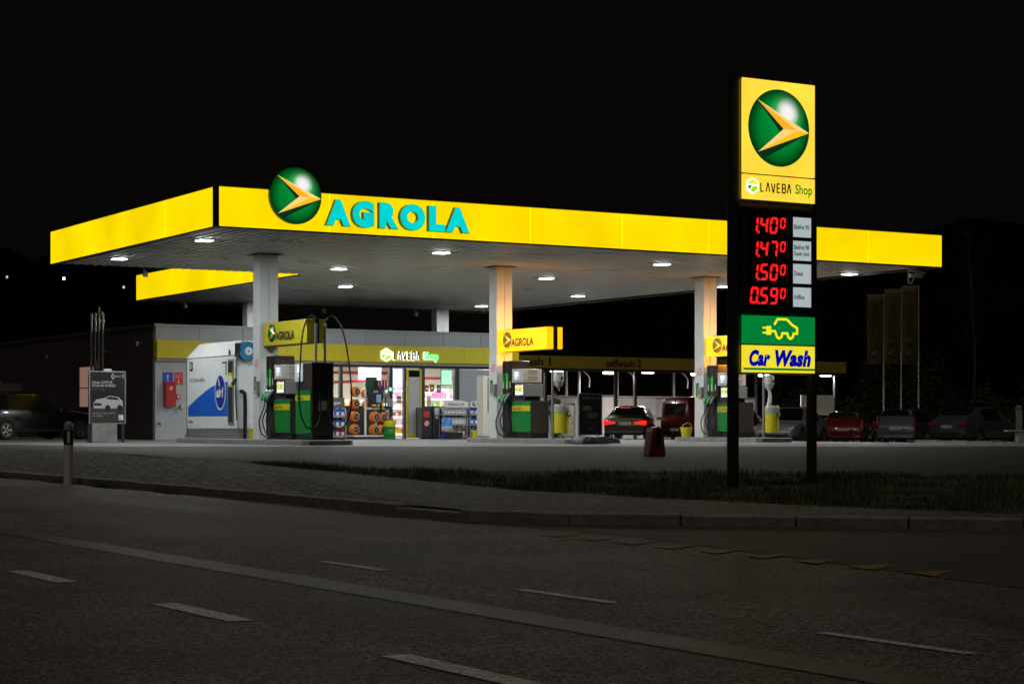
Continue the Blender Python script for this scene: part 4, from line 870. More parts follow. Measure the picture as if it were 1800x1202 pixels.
def fuel_pump(a, b, lab, screen=True):
    t = thing("fuel_pump", lab, "fuel pump", W(a, b, .62), TH, "fuel pumps with three nozzles")
    m = MB(); m.box(-.25, .25, -.72, .74, 0, .15); m.build("plinth", M_black, t)
    m = MB(); m.box(-.265, .265, .235, .75, .151, 2.05); m.build("tower", M_tower, t, bevel=.012)
    for k in range(3):
        y = .665-.165*k; m = MB(); m.box(-.272, -.2655, y-.070, y+.070, .16, 2.0); ns = m.build("nozzle_slot", M_black if k != 1 else M_tower, t)
        m = MB(); m.box(-.277, -.2725, y-.05, y+.05, 1.30, 1.72); m.build("grade_strip", (M_green, mat("lime_strip", (.05, .55, .03), .4), M_blackprint)[k], ns)
        m = MB(); m.box(-.281, -.2775, y-.016, y+.016, 1.33, 1.50); m.build("grade_text", M_printwhite, ns)
        m = MB(); m.prism([(-.36, .95), (-.273, .90), (-.273, 1.15), (-.33, 1.10)], 'xz', y-.05, y+.05); m.build("holster", M_black, t)
        nozzle(t, -.355, y, .98, (M_nozzle, M_nozzle, M_grey)[k], curve_pts([(-.33, y, .98), (-.36, y+.03, .75), (-.42, y+.16-.05*k, .45), (-.38, y+.10-.12*k, .14), (-.30, y-.16, .08-.01*k), (-.272, y-.10-.05*k, .30), (-.268, y, .62)]))
    m = MB(); m.box(-.262, .262, -.72, .234, .151, .985); m.build("cabinet", M_tower, t, bevel=.008)
    m = MB(); m.box(-.285, -.263, -.70, .215, .17, .96); gp = m.build("green_door", M_green, t, bevel=.006)
    m = MB(); m.box(-.291, -.2855, -.70, .215, .72, .865); m.build("yellow_stripe", M_yellow, gp)
    emblem(gp, (-.292, .10, .795), .055, R(-90), "dim", .002); text("lettering", "AGROLA", gp, M_print, -.06, .26, .755, .825, -.293, rz=R(-90), bold=.015)
    m = MB(); m.box(.263, .285, -.70, .215, .17, .96); g2 = m.build("green_door", M_green, t); m = MB(); m.box(.2855, .291, -.70, .215, .72, .865); m.build("yellow_stripe", M_yellow, g2)
    m = MB(); m.box(-.24, .24, -.35, .234, .986, 1.10); m.build("neck", M_tower, t)
    m = MB(); m.box(-.28, .28, -.42, .10, 1.10, 1.44); sb = m.build("screen_box", M_grey, t, bevel=.012)
    m = MB(); m.box(-.296, -.281, -.40, .07, 1.115, 1.425); m.build("screen_bezel", M_black, sb); pump_screen(sb, 1.14, 1.40, -.36, .03, -.297)
    m = MB(); m.box(-.285, .30, -.33, .22, 1.465, 1.82); pb = m.build("payment_box", M_cream if screen else M_white, t, bevel=.012)
    m = MB(); m.box(-.289, -.2855, -.25, .16, 1.50, 1.79); m.build("panel_line", M_grey, pb); m = MB(); m.box(-.293, -.2895, -.23, .14, 1.52, 1.77); m.build("panel", M_white, pb)
    m = MB(); m.box(-.297, -.2935, -.10, .06, 1.63, 1.75); m.box(-.297, -.2935, -.03, .03, 1.56, 1.61); m.build("payment_screen", M_screen, pb)
    m = MB()
    for r_ in range(2):
        for k in range(4): m.lathe([(.026, -.334), (.026, -.3305)], 10, (-.10+.075*k, 0, 1.76-.16*r_), 'y')
        for k in range(3): m.box(-.12, .15, -.333, -.3305, 1.71-.16*r_-.018*k, 1.716-.16*r_-.018*k)
    m.build("safety_print", mat("pinkish_print", (.32, .20, .16), .5), pb)
    return t
p1 = fuel_pump(3.82, 4.72, "left fuel pump with white payment box beside the left column")
p2 = fuel_pump(10.73, 4.95, "middle fuel pump with green door beside the middle column")
p3 = fuel_pump(17.68, 5.20, "right fuel pump partly behind the price pylon post")
# truck diesel pump with two hose booms
t = thing("truck_fuel_pump", "black and green truck diesel pump with two tall looping hoses", "fuel pump", W(3.80, 3.22, .62))
m = MB(); m.box(-.26, .28, -.45, .42, 0, .12); m.build("plinth", M_black, t); m = MB(); m.box(-.27, .29, -.46, .43, .121, 1.83); m.build("tower", M_tower, t, bevel=.012)
m = MB(); m.box(-.292, -.271, -.42, .42, .15, 1.17); gd = m.build("green_door", M_green, t, bevel=.006); m = MB(); m.box(-.298, -.2925, -.42, .42, .93, 1.06); m.build("yellow_stripe", M_yellow, gd); emblem(gd, (-.299, .30, .995), .05, R(-90), "dim", .002); text("lettering", "AGROLA", gd, M_print, -.23, .05, .96, 1.02, -.300, rz=R(-90), bold=.015)
m = MB(); m.box(-.31, -.02, -.02, .44, 1.38, 1.80); pb = m.build("payment_box", M_white, t, bevel=.012); m = MB(); m.box(-.316, -.3105, .10, .28, 1.60, 1.75); m.box(-.316, -.3105, .15, .21, 1.50, 1.55); m.build("payment_screen", M_screen, pb)
m = MB(); m.box(-.05, .03, -.475, -.461, 1.0, 1.78); m.box(.14, .22, -.475, -.461, 1.0, 1.78); m.build("front_groove", M_blackmat, t); m = MB(); m.box(-.10, .16, -.468, -.461, .70, .92); m.build("notice_sheet", M_paper, t)
for x, s in ((-.10, -1), (.14, 1)):
    m = MB(); m.tube(curve_pts([(x, -.30, 1.83), (x, -.30, 2.45), (x+.005*s, -.30, 2.75)]), .03, 10, rs=None); m.build("hose_boom", M_steel, t)
    m = MB(); m.tube(curve_pts([(x, -.30, 2.75), (x+.05*s, -.33, 2.88), (x+.20*s, -.38, 2.90), (x+.40*s, -.45, 2.55), (x+.52*s, -.55, 1.7), (x+.55*s, -.58, .8), (x+.38*s, -.56, .33), (x+.16*s, -.54, .30), (x+.0*s, -.52, .5), (x-.02*s, -.50, .95), (x, -.48, 1.20)]), .02, 8); m.build("hose", M_rubber, t)
    m = MB(); m.prism([(-.03, 0), (.03, 0), (.05, .22), (-.04, .22)], 'xz', -.04, .0); m.build("nozzle", M_black, t, (x, -.48, 1.2))
# white AdBlue tank container
t = thing("tank_container", "white tank container with blue wave and round emblem beside the shop", "container", W(3.40, 7.0, .625))
LBX, HW, HE, HT = 3.36, 1.05, 2.12, 2.50
m = MB(); m.box(0, HW, 0, LBX, .25, HE); m.build("body", M_white, t, bevel=.015)
m = MB(); prof = [(-.02, HE+.005), (HW+.02, HE+.005), (HW-.18, HT), (.20, HT)]; nv = len(prof)
A = [(p[0], -.02 if i < 2 else .22, p[1]) for i, p in enumerate(prof)]; B = [(p[0], LBX+.02 if i < 2 else LBX-.40, p[1]) for i, p in enumerate(prof)]
m.face(A); m.face(B[::-1])
for i in range(nv): m.face([A[i], A[(i+1) % nv], B[(i+1) % nv], B[i]])
m.build("roof", M_white, t, bevel=.015)
m = MB(); m.box(.02, HW-.02, .02, LBX-.02, .12, .245); m.box(-.03, HW, -.03, LBX+.05, 0.0, .118); m.build("skid_frame", M_steel, t)
m = MB(); n = 16; pts = [(.55, .58), (LBX-.10, .58)]+[(LBX-.10-(LBX-.65)*k/n, .83+.62*math.sin(math.pi*.5*k/n)) for k in range(n+1)]
m.prism([(p[0], p[1]) for p in pts], 'yz', -.006, -.001); m.build("blue_wave", M_blueprint, t)
for rad, mm, x in ((1.0, M_printwhite, -.010), (.90, M_navy, -.014)):
    m = MB(); m.prism([(1.02+.36*rad*math.cos(6.2832*k/40), 1.20+.47*rad*math.sin(6.2832*k/40)) for k in range(40)], 'yz', x, x+.003); o = m.build("oval_emblem", mm, t)
text("lettering", "air1", t, M_printwhite, -1.27, -.80, 1.06, 1.32, -.018, rz=R(-90), bold=.05, shear=.2); m = MB(); m.prism([(1.10, 1.36), (1.02, 1.34), (1.08, 1.5), (1.18, 1.58), (1.12, 1.45)], 'yz', -.019, -.016); m.build("bird_mark", M_printwhite, t)
text("lettering", "Air1 Qualitäts-AdBlue", t, M_printgrey, -3.16, -2.10, 1.46, 1.60, -.004, rz=R(-90)); text("lettering", "AdBlue", t, M_navy, -3.24, -2.92, .40, .47, -.004, rz=R(-90), bold=.02)
m = MB(); m.box(-.006, -.001, 2.94, 3.16, 1.78, 2.02, 0); m.box(-.009, -.0065, 2.97, 3.13, 1.83, 1.99, 1); m.build("hazard_pictogram", [M_blackprint, M_cladding], t)
m = MB(); m.box(-.006, -.001, .62, .68, 1.62, 1.98); m.box(-.006, -.001, .60, .90, 1.93, 1.97); m.build("side_print", M_printgrey, t)
m = MB(); m.box(-.02, -.001, .14, .50, .36, 2.02); gw = m.build("gauge_window", M_grey, t); m = MB(); m.box(-.025, -.0205, .18, .46, .42, 1.97); m.build("gauge_glass", M_dark, gw); m = MB(); m.box(-.030, -.0255, .16, .48, 1.32, 1.68, 0); m.box(-.034, -.0305, .20, .44, 1.38, 1.60, 1); m.build("yellow_notice", [M_yellow, M_printwhite], gw)
m = MB(); m.prism([(.40+.05*math.cos(6.2832*k/16), 2.20+.075*math.sin(6.2832*k/16)) for k in range(16)], 'yz', -.020, -.012); m.build("round_sticker", M_darkgreen, t)
m = MB(); m.box(.95, .96, -.005, 0, .30, 2.0); m.tube(curve_pts([(.20, -.10, .0), (.20, -.10, 1.02), (.14, -.12, 1.18), (.05, -.10, 1.20)]), .05, 10); m.build("fill_pipe", M_black, t)
rl = thing("hose_reel", "blue spring hose reel on the near end of the white tank container", "hose reel", W(3.66, 6.85, 2.84)); m = MB(); m.lathe([(.10, -.02), (.24, -.03), (.25, .0), (.25, .09), (.24, .12), (.1, .12)], 26, (0, 0, 0), 'y'); m.build("drum", mat("reel_blue", (.01, .16, .33), .35), rl, smooth=True); m = MB(); m.lathe([(.001, -.06), (.10, -.055), (.11, -.03)], 20, (0, 0, 0), 'y'); m.build("hub", M_white, rl); m = MB(); m.prism([(-.03, -.02), (.04, -.02), (0, .04)], 'xz', -.068, -.0605); m.build("hub_mark", M_blackprint, rl)
m = MB(); m.box(-.30, -.20, -.02, .14, -.14, .20); m.build("wall_bracket", M_black, rl); m = MB(); m.tube(curve_pts([(-.22, -.05, .05), (-.34, -.06, -.2), (-.35, -.06, -.65), (-.36, -.06, -1.1), (-.33, -.07, -1.75)]), .016, 7); m.tube(curve_pts([(.18, -.02, .18), (.30, -.04, .12), (.31, -.03, -.10), (.24, -.03, -.25)]), .016, 7); m.tube([(-.36, -.06, -.72), (-.46, -.10, -.84)], .05, 8); m.build("hose", M_rubber, rl)
bucket("yellow bucket standing on the left island behind the column", 3.62, 6.45, .625, .12, .24)
bucket("pale yellow watering bucket on the right island beside the column", 16.98, 6.35, .625, .17, .26)
# towel dispensers with yellow bins on posts
def bin_post(a, b, lab1, lab2, lab3):
    t = thing("bin_post", lab3, "post", W(a, b, .62)); m = MB(); m.box(-.025, .025, -.025, .025, 0, 1.75); m.build("post", M_steel, t); m = MB(); m.box(-.09, .09, -.09, .09, 0, .012); m.build("foot_plate", M_steel, t)
    t = thing("towel_dispenser", lab2, "dispenser", W(a, b, .62+1.36)); m = MB(); m.lathe([(.10, .0), (.125, .10), (.135, .11), (.14, .33), (.125, .36), (.05, .37)], 20, (.14, -.06, 0)); m.build("housing", M_cream, t, smooth=True); m = MB(); m.lathe([(.05, -.05), (.07, 0)], 12, (.14, -.06, 0)); m.box(.12, .17, -.075, -.072, -.13, -.05); m.build("paper_slot", M_printwhite, t); m = MB(); m.lathe([(.035, -.202), (.035, -.198)], 14, (.17, 0, .2), 'y'); m.build("emblem", M_print, t)
    t = thing("yellow_bin", lab1, "bin", W(a, b, .62)); m = MB(); n = 24; m.lathe([(.19, .14), (.20, .15), (.20, .84), (.185, .84), (.18, .2)], n, (.21, -.10, 0)); m.build("body", M_yellow_bin, t, smooth=True)
    m = MB(); m.lathe([(.204, .66), (.215, .80), (.20, .87), (.17, .885), (.165, .78)], 16, (.21, -.10, 0)); m.build("bag_rim", mat("bin_bag", (.45, .45, .36), .25, var=.2, vscale=20, bump=1.0, bscale=25), t)
    emblem(t, (.30, -.298, .64), .085, .35, "dim", .01); return t
bin_post(10.72, 3.60, "yellow litter bin with green emblem beside the middle pump", "cream paper towel dispenser above the yellow bin near the middle pump", "thin steel post carrying the dispenser near the middle pump")
bin_post(17.70, 3.72, "yellow litter bin with emblem between the pylon posts", "cream paper towel dispenser seen between the pylon posts", "thin steel post carrying the dispenser seen between the pylon posts")
m = MB(); m.tube(curve_pts([(0, 0, 0), (.02, 0, -.25), (-.03, 0, -.5), (.01, 0, -.62)]), .07, 8, rs=[.03+.03*math.sin(k/24*3.1) for k in range(25)]); o = m.build("paper_towel", M_printwhite, None, W(17.84, 3.65, 1.96), TH, smooth=True); tag(o, "white paper towel hanging from the dispenser between the pylon posts", "paper towel")
# coffee board and the small advert board
t = thing("coffee_board", "black coffee to go pavement sign with two cups in steel frame", "sign", W(10.52, 1.55, .62)); m = MB(); W2 = .35
m.box(-W2, -W2+.03, -.03, .03, .10, 1.14); m.box(W2-.03, W2, -.03, .03, .10, 1.14); m.box(-W2+.03, W2-.03, -.03, .03, .10, .13); m.box(-W2+.03, W2-.03, -.03, .03, 1.11, 1.14); m.build("frame", M_steel, t)
m = MB(); m.box(-W2+.03, W2-.03, -.02, .02, .13, 1.11); m.build("panel", mat("chalk_black", (.03, .027, .025), .35, var=.3, vscale=5), t); text("lettering", "coffee to go", t, M_wall, -.27, .29, .97, 1.07, -.024, bold=.015)
def cup(cx, cz, s, lid):
    m = MB(); m.prism([(cx-.10*s, cz-.34*s), (cx+.10*s, cz-.34*s), (cx+.135*s, cz), (cx-.135*s, cz)], 'xz', -.024, -.021, 0)
    if lid: m.prism([(cx-.15*s, cz), (cx+.15*s, cz), (cx+.14*s, cz+.05*s), (cx+.11*s, cz+.12*s), (cx-.11*s, cz+.12*s), (cx-.14*s, cz+.05*s)], 'xz', -.028, -.0245, 1)
    else:
        m.prism([(cx+.155*s*math.cos(k*.2618), cz+.075*s*math.sin(k*.2618)) for k in range(24)], 'xz', -.028, -.0245, 1); m.prism([(cx+.13*s*math.cos(k*.2618), cz+.058*s*math.sin(k*.2618)) for k in range(24)], 'xz', -.032, -.0285, 2)
    m.build("printed_cup", [mat("cup_dark_print", (.05, .045, .045), .5), M_grey, M_kraft], t)  # first colour is the dark print of the cup body
cup(-.10, .72, .95, True); cup(.06, .60, .95, False); text("lettering", "LAVEBA", t, M_wall, -.06, .08, .26, .30, -.024)
m = MB(); m.box(-.27, -.24, -.02, .02, -.0, .098); m.box(.24, .27, -.02, .02, -.0, .098); m.build("leg", M_steel, t)
m = MB(); m.prism([(-.42, -.10), (.74, -.10), (.66, .02), (.30, .075), (-.30, .075), (-.42, .0)], 'xz', -.32, .22); m.build("water_base", mat("grey_plastic_base", (.16, .16, .19), .5, var=.2), t, bevel=.03)
m = MB(); m.tube([(-.12+.16*math.cos(k*.3), -.33, -.06+.12*math.sin(k*.3)) for k in range(11)], .012, 6); m.build("carry_loop", M_steel, t)
t = thing("advert_board", "narrow advert board in silver frame just behind the yellow bin", "sign", W(11.78, 4.5, .5)); m = MB(); m.box(-.22, -.19, 0, .03, .16, 1.05); m.box(.19, .22, 0, .03, .16, 1.05); m.box(-.19, .19, 0, .03, .16, .19); m.box(-.19, .19, 0, .03, 1.02, 1.05); m.box(-.16, -.13, -.05, .08, 0, .159); m.box(.13, .16, -.05, .08, 0, .159); m.build("frame", M_steel, t); m = MB(); m.box(-.19, .19, .008, .024, .19, 1.02); m.build("sheet", M_paper, t); m = MB()
rn = random.Random(4)
for k in range(40): x = rn.uniform(-.17, .15); z = rn.uniform(.22, .75); s = rn.uniform(.015, .04); m.box(x, x+s, .004, .007, z, z+s, k % 3)
m.build("printed_fruit", [M_redsign, M_green, M_orange], t)
# red covered post at the drive edge
t = thing("hydrant_cover", "red brown rounded cover with a dark emblem at the drive edge", "hydrant cover", W(5.2, -8.73, .40), TH); m = MB(); n = 12; pts = [(-.185, 0), (.20, 0)]+[(.03+.135*math.cos(math.pi*k/n)-.015, .42+.125*math.sin(math.pi*k/n)) for k in range(n+1)]
m.prism(pts, 'xz', -.11, .11); m.build("cover", M_redbrown, t, bevel=.02); m = MB(); m.prism([(-.02, .20), (.03, .20), (.06, .32), (.05, .38), (.08, .44), (.05, .50), (-.01, .47), (.0, .40), (-.05, .38), (-.05, .30)], 'xz', -.118, -.1105); m.build("dark_emblem", M_blackmat, t)

# ================================================================ PRICE PYLON
PB0 = -18.589
py = thing("price_pylon", "tall black price pylon with glowing yellow panel and red numerals", "sign", W(.085, PB0, 0))
m = MB(); m.box(-.665, -.552, -.05, .06, -.05, 5.52); m.box(-.70, -.53, -.085, .095, -.05, .155); m.build("post", M_post, py, bevel=.006)
m = MB(); m.box(.645, .735, -.05, .06, -.05, 5.52); m.box(.61, .77, -.085, .095, -.05, .165); m.build("post", M_post, py, bevel=.006)
m = MB(); m.box(-.55, .643, .0, .07, 1.64, 5.46); m.build("back_frame", M_post, py)
P0, P1 = -.515, .668
def panel(name, z0, z1, m_, y0=-.085):
    q = MB(); q.box(P0, P1, y0, -.051 if y0 > -.08 else -.052, z0, z1); q.box(P0+.04, P1-.04, -.0515, .0, z0+.03, z1-.03); return q.build(name, m_, py)
panel("emblem_panel", 4.225, 5.435, M_yellow_pylon); emblem(py, (.065, -.096, 4.828), .50, 0, "lit", .01)
panel("name_panel", 3.887, 4.203, M_yellow_pylon)
hexmark(py, -.37, 4.055, .21, -.086, 0, [M_ledwhite, mat("lit_hex_yellow", (1, .8, .05), .3, em=(1.0, .74, .03), es=1.0), M_shopgreen, mat("lit_hex_lime", (.4, .7, .02), .3, em=(.36, .72, .02), es=1.0)])
laveba(py, None, -.23, .29, 3.995, 4.105, -.087, .0165, .004).build("lettering", M_blackprint, py)
text("lettering", "Shop", py, M_shopgreen, .335, .62, 3.955, 4.12, -.090, bold=.02)
m = MB(); m.box(-.585, .555, -.13, -.0525, 3.835, 3.868); m.build("cross_rail", M_steel, py); m = MB(); m.box(-.56, .54, -.075, -.0527, 2.478, 2.488); m.build("cross_rail", M_steel, py)
panel("price_board", 2.505, 3.775, mat("price_board_black", (.03, .028, .032), .4))
SEG = {'0': 'abcdef', '1': 'bc', '4': 'bcfg', '5': 'acdfg', '7': 'abc', '9': 'abcdfg'}
def digit(b, ch, x, z, w, h, y, t, sh=.12):
    def q(p): return (x+p[0]*w+(p[1]-.5)*h*sh, z+p[1]*h)
    tw, th_ = t/w, t/h; g_ = .012
    S = {'a': [(tw*.5, 1), (1-tw*.5, 1), (1-tw, 1-th_), (tw, 1-th_)], 'd': [(tw, th_), (1-tw, th_), (1-tw*.5, 0), (tw*.5, 0)],
         'f': [(0, 1-th_*.5), (tw, 1-th_), (tw, .5+th_*.55), (0, .5+g_)], 'e': [(0, .5-g_), (tw, .5-th_*.55), (tw, th_), (0, th_*.5)],
         'b': [(1-tw, 1-th_), (1, 1-th_*.5), (1, .5+g_), (1-tw, .5+th_*.55)], 'c': [(1-tw, .5-th_*.55), (1, .5-g_), (1, th_*.5), (1-tw, th_)],
         'g': [(tw*.5, .5+th_*.1), (tw*1.1, .5+th_*.5), (1-tw*1.1, .5+th_*.5), (1-tw*.5, .5+th_*.1), (1-tw*1.1, .5-th_*.5), (tw*1.1, .5-th_*.5)]}
    for s in SEG[ch]: b.prism([q(p) for p in S[s]], 'xz', y-.004, y)
for zt_, zb_, dg, lbl in ((3.692, 3.435, "1400", ["Bleifrei 95"]), (3.385, 3.130, "1470", ["Bleifrei 98", "Super plus"]), (3.085, 2.830, "1500", ["Diesel"]), (2.780, 2.525, "0590", ["AdBlue"])):
    q = MB(); q.box(-.425, .20, -.090, -.0855, zb_, zt_); dsp = q.build("price_display", M_segback, py)
    q = MB(); q.box(.203, .212, -.093, -.0855, zb_+.01, zt_-.005); q.build("display_edge", M_cladding, dsp)
    b = MB(); h = .215; zz = zb_+.02; y = -.094
    digit(b, dg[0], -.405, zz, .125, h, y, .030); digit(b, dg[1], -.245, zz, .125, h, y, .030); digit(b, dg[2], -.085, zz, .125, h, y, .030); digit(b, dg[3], .085, zz+.075, .085, .14, y, .022)
    b.prism([(-.288, zz-.005), (-.262, zz-.005), (-.258, zz+.03), (-.283, zz+.03)], 'xz', y-.004, y)
    b.build("red_digits", M_seg, dsp)
    q = MB(); q.box(.298, .602, -.089, -.0855, zb_, zt_); lb = q.build("fuel_label", M_pricewhite, py); q = MB(); q.box(.286, .297, -.094, -.0855, zb_-.012, zt_+.012); q.box(.603, .614, -.094, -.0855, zb_-.012, zt_+.012); q.box(.2971, .6029, -.094, -.0855, zt_+.001, zt_+.012); q.box(.2971, .6029, -.094, -.0855, zb_-.012, zb_-.001); q.build("label_frame", M_post, lb)
    zc = (zt_+zb_)/2
    for k, s in enumerate(lbl):
        zo = zc-.028+(.042 if len(lbl) == 2 else 0)-k*.082; wd = {"Diesel": .145, "AdBlue": .17}.get(s, .25)
        text("lettering", s, lb, M_blackprint, .317, .317+wd, zo-(.014 if "p" in s else 0), zo+.062, -.0905, bold=.018)
panel("charging_panel", 2.035, 2.395, M_green_lit); panel("car_wash_panel", 1.665, 2.012, M_yellow_wash)
b = MB(); cx, cz, s = .075, 2.215, .245; q = lambda L_: [(cx+x*s, cz+z*s) for x, z in L_]
b.stroke(q([(-.62, -.06), (-.30, -.06), (-.24, -.16), (-.17, -.36), (-.02, -.44), (.14, -.36), (.20, -.16), (.54, -.16), (.60, -.36), (.74, -.44), (.90, -.36), (.97, -.16), (1.20, -.16), (1.20, .14), (.86, .30), (.50, .58), (-.12, .58), (-.34, .28)]), .030, -.090, -.0855)
b.prism(q([(-.86, -.26), (-.56, -.26), (-.56, .20), (-.86, .20)]), 'xz', -.091, -.0853); b.prism(q([(-1.12, .06), (-.86, .06), (-.86, .15), (-1.12, .15)]), 'xz', -.090, -.0855); b.prism(q([(-1.12, -.20), (-.86, -.20), (-.86, -.11), (-1.12, -.11)]), 'xz', -.090, -.0855)
b.build("electric_car_symbol", M_iconyellow, py)
text("lettering", "Car", py, M_navylit, -.42, -.075, 1.742, 1.955, -.089, bold=.06, shear=.24, sp=1.08); text("lettering", "Wash", py, M_navylit, .0, .60, 1.742, 1.96, -.089, bold=.06, shear=.24, sp=1.08)
q = MB(); q.box(P0+.003, P1-.003, -.089, -.0855, 1.695, 1.722); q.build("green_line", M_greenlit_dark, py)
# ================================================================ CAR WASH BAYS
WB = 29.0; WZ = .30
wash = thing("wash_hall", "long open car wash hall with dim yellow band and steel posts", "car wash", W(24.0, WB, WZ)); WX = lambda a: a-24.0
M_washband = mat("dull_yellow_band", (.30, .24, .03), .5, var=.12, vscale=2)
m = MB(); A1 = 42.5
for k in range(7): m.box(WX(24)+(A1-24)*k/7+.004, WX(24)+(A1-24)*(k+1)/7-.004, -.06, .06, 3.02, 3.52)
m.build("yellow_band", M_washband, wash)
m = MB(); m.box(WX(24.05), WX(A1-.05), .07, 6.6, 3.38, 3.46); m.build("roof", M_grey, wash)
m = MB()
for a in (24.2, 26.4, 29.9, 30.9, 36.2, 41.95):
    m.box(WX(a), WX(a)+.12, .08, .20, -.3, 3.02)
m.box(WX(24.05), WX(A1-.06), .08, .16, 2.90, 3.019); m.build("post", M_dark, wash)
m = MB()
for a in (24.1, 27.9, 31.4, 34.2, 37.4, 40.2, 42.3):
    m.box(WX(a), WX(a)+.11, 6.3, 6.42, -.3, 3.36)
for z in (1.92, 1.02): m.box(WX(24.1), WX(42.3), 6.28, 6.35, z, z+.07)
for a in (30.1, 36.3): m.box(WX(a), WX(a)+.09, .3, 6.2, 1.85, 1.94); m.box(WX(a), WX(a)+.09, 3.2, 3.3, 0, 3.3)
m.build("steel_frame", M_steel, wash)
m = MB(); n = 7
for k in range(n): m.box(WX(24.1)+18.2*k/n+.01, WX(24.1)+18.2*(k+1)/n-.01, 6.36, 6.42, .02, 1.9)
m.build("back_panel", M_white, wash)
for a in (30.12, 36.32): m = MB(); m.box(WX(a), WX(a)+.05, .35, 6.2, .05, 1.84); m.build("partition_panel", M_white, wash)
m = MB(); m.prism([(WX(40.4), 1.1), (WX(41.9), 1.1), (WX(41.9), 2.0), (WX(40.0), 2.0), (WX(40.0), 1.5)], 'xz', .10, .15); m.build("side_screen", M_white, wash)
m = MB()
for a in (26.0, 29.2, 31.6, 34.5, 37.6): m.tube(curve_pts([(WX(a), 3.0, 3.3), (WX(a)+.5, 3.0, 3.12), (WX(a)+.9, 3.0, 3.05), (WX(a)+1.3, 3.0, 2.75), (WX(a)+1.32, 3.0, 2.3)]), .03, 7)
m.build("spray_boom", M_steel, wash)
text("lettering", "selfwash 1", wash, M_blackprint, WX(24.3), WX(26.6), 3.10, 3.44, -.064, bold=.03); text("lettering", "selfwash 2", wash, M_blackprint, WX(29.36), WX(31.14), 3.10, 3.44, -.064, bold=.03)
wl0 = None
for a, y, z, w, on, lab in ((27.3, .6, 2.86, .55, 1, "bright tube lamp under the wash roof above the towel dispenser"), (30.35, 1.2, 2.84, .5, 1, "bright tube lamp under the wash roof, left of the pair in the middle"), (31.95, .6, 2.88, .62, 1, "brightest tube lamp under the wash roof, right of the pair"), (25.2, 1.0, 2.84, .4, 1, "bright tube lamp under the wash roof behind the middle pump"), (41.6, .3, 2.86, .4, 1, "bright tube lamp at the far right end of the wash hall"), (35.0, 1.2, 2.84, .55, 1, "bright tube lamp under the wash roof beside the right column"), (38.6, 1.0, 2.84, .5, 1, "tube lamp under the wash roof behind the price pylon")):
    p = W(a, WB+y, WZ+z)
    if wl0 is None:
        wl0 = thing("wash_lamp", lab, "lamp", p, TH, "lamps under the wash roof"); m = MB(); m.box(-.28, .28, -.07, .07, .0, .09); m.build("tube", M_tube, wl0, bevel=.02); m = MB(); m.box(-.30, .30, -.09, .09, .091, .13); m.box(-.02, .02, -.02, .02, .131, .35); m.build("bracket", M_steel, wl0)
        ld = bpy.data.lights.new("lamp_glow", 'AREA'); ld.shape = 'RECTANGLE'; ld.size = .6; ld.size_y = .2; ld.energy = 110; ld.color = (1, .85, .80); lo = bpy.data.objects.new("lamp_glow", ld); C.objects.link(lo); lo.parent = wl0; lo.location = (0, 0, -.02)
    else: t = dup(wl0); t.location = p; t["label"] = lab

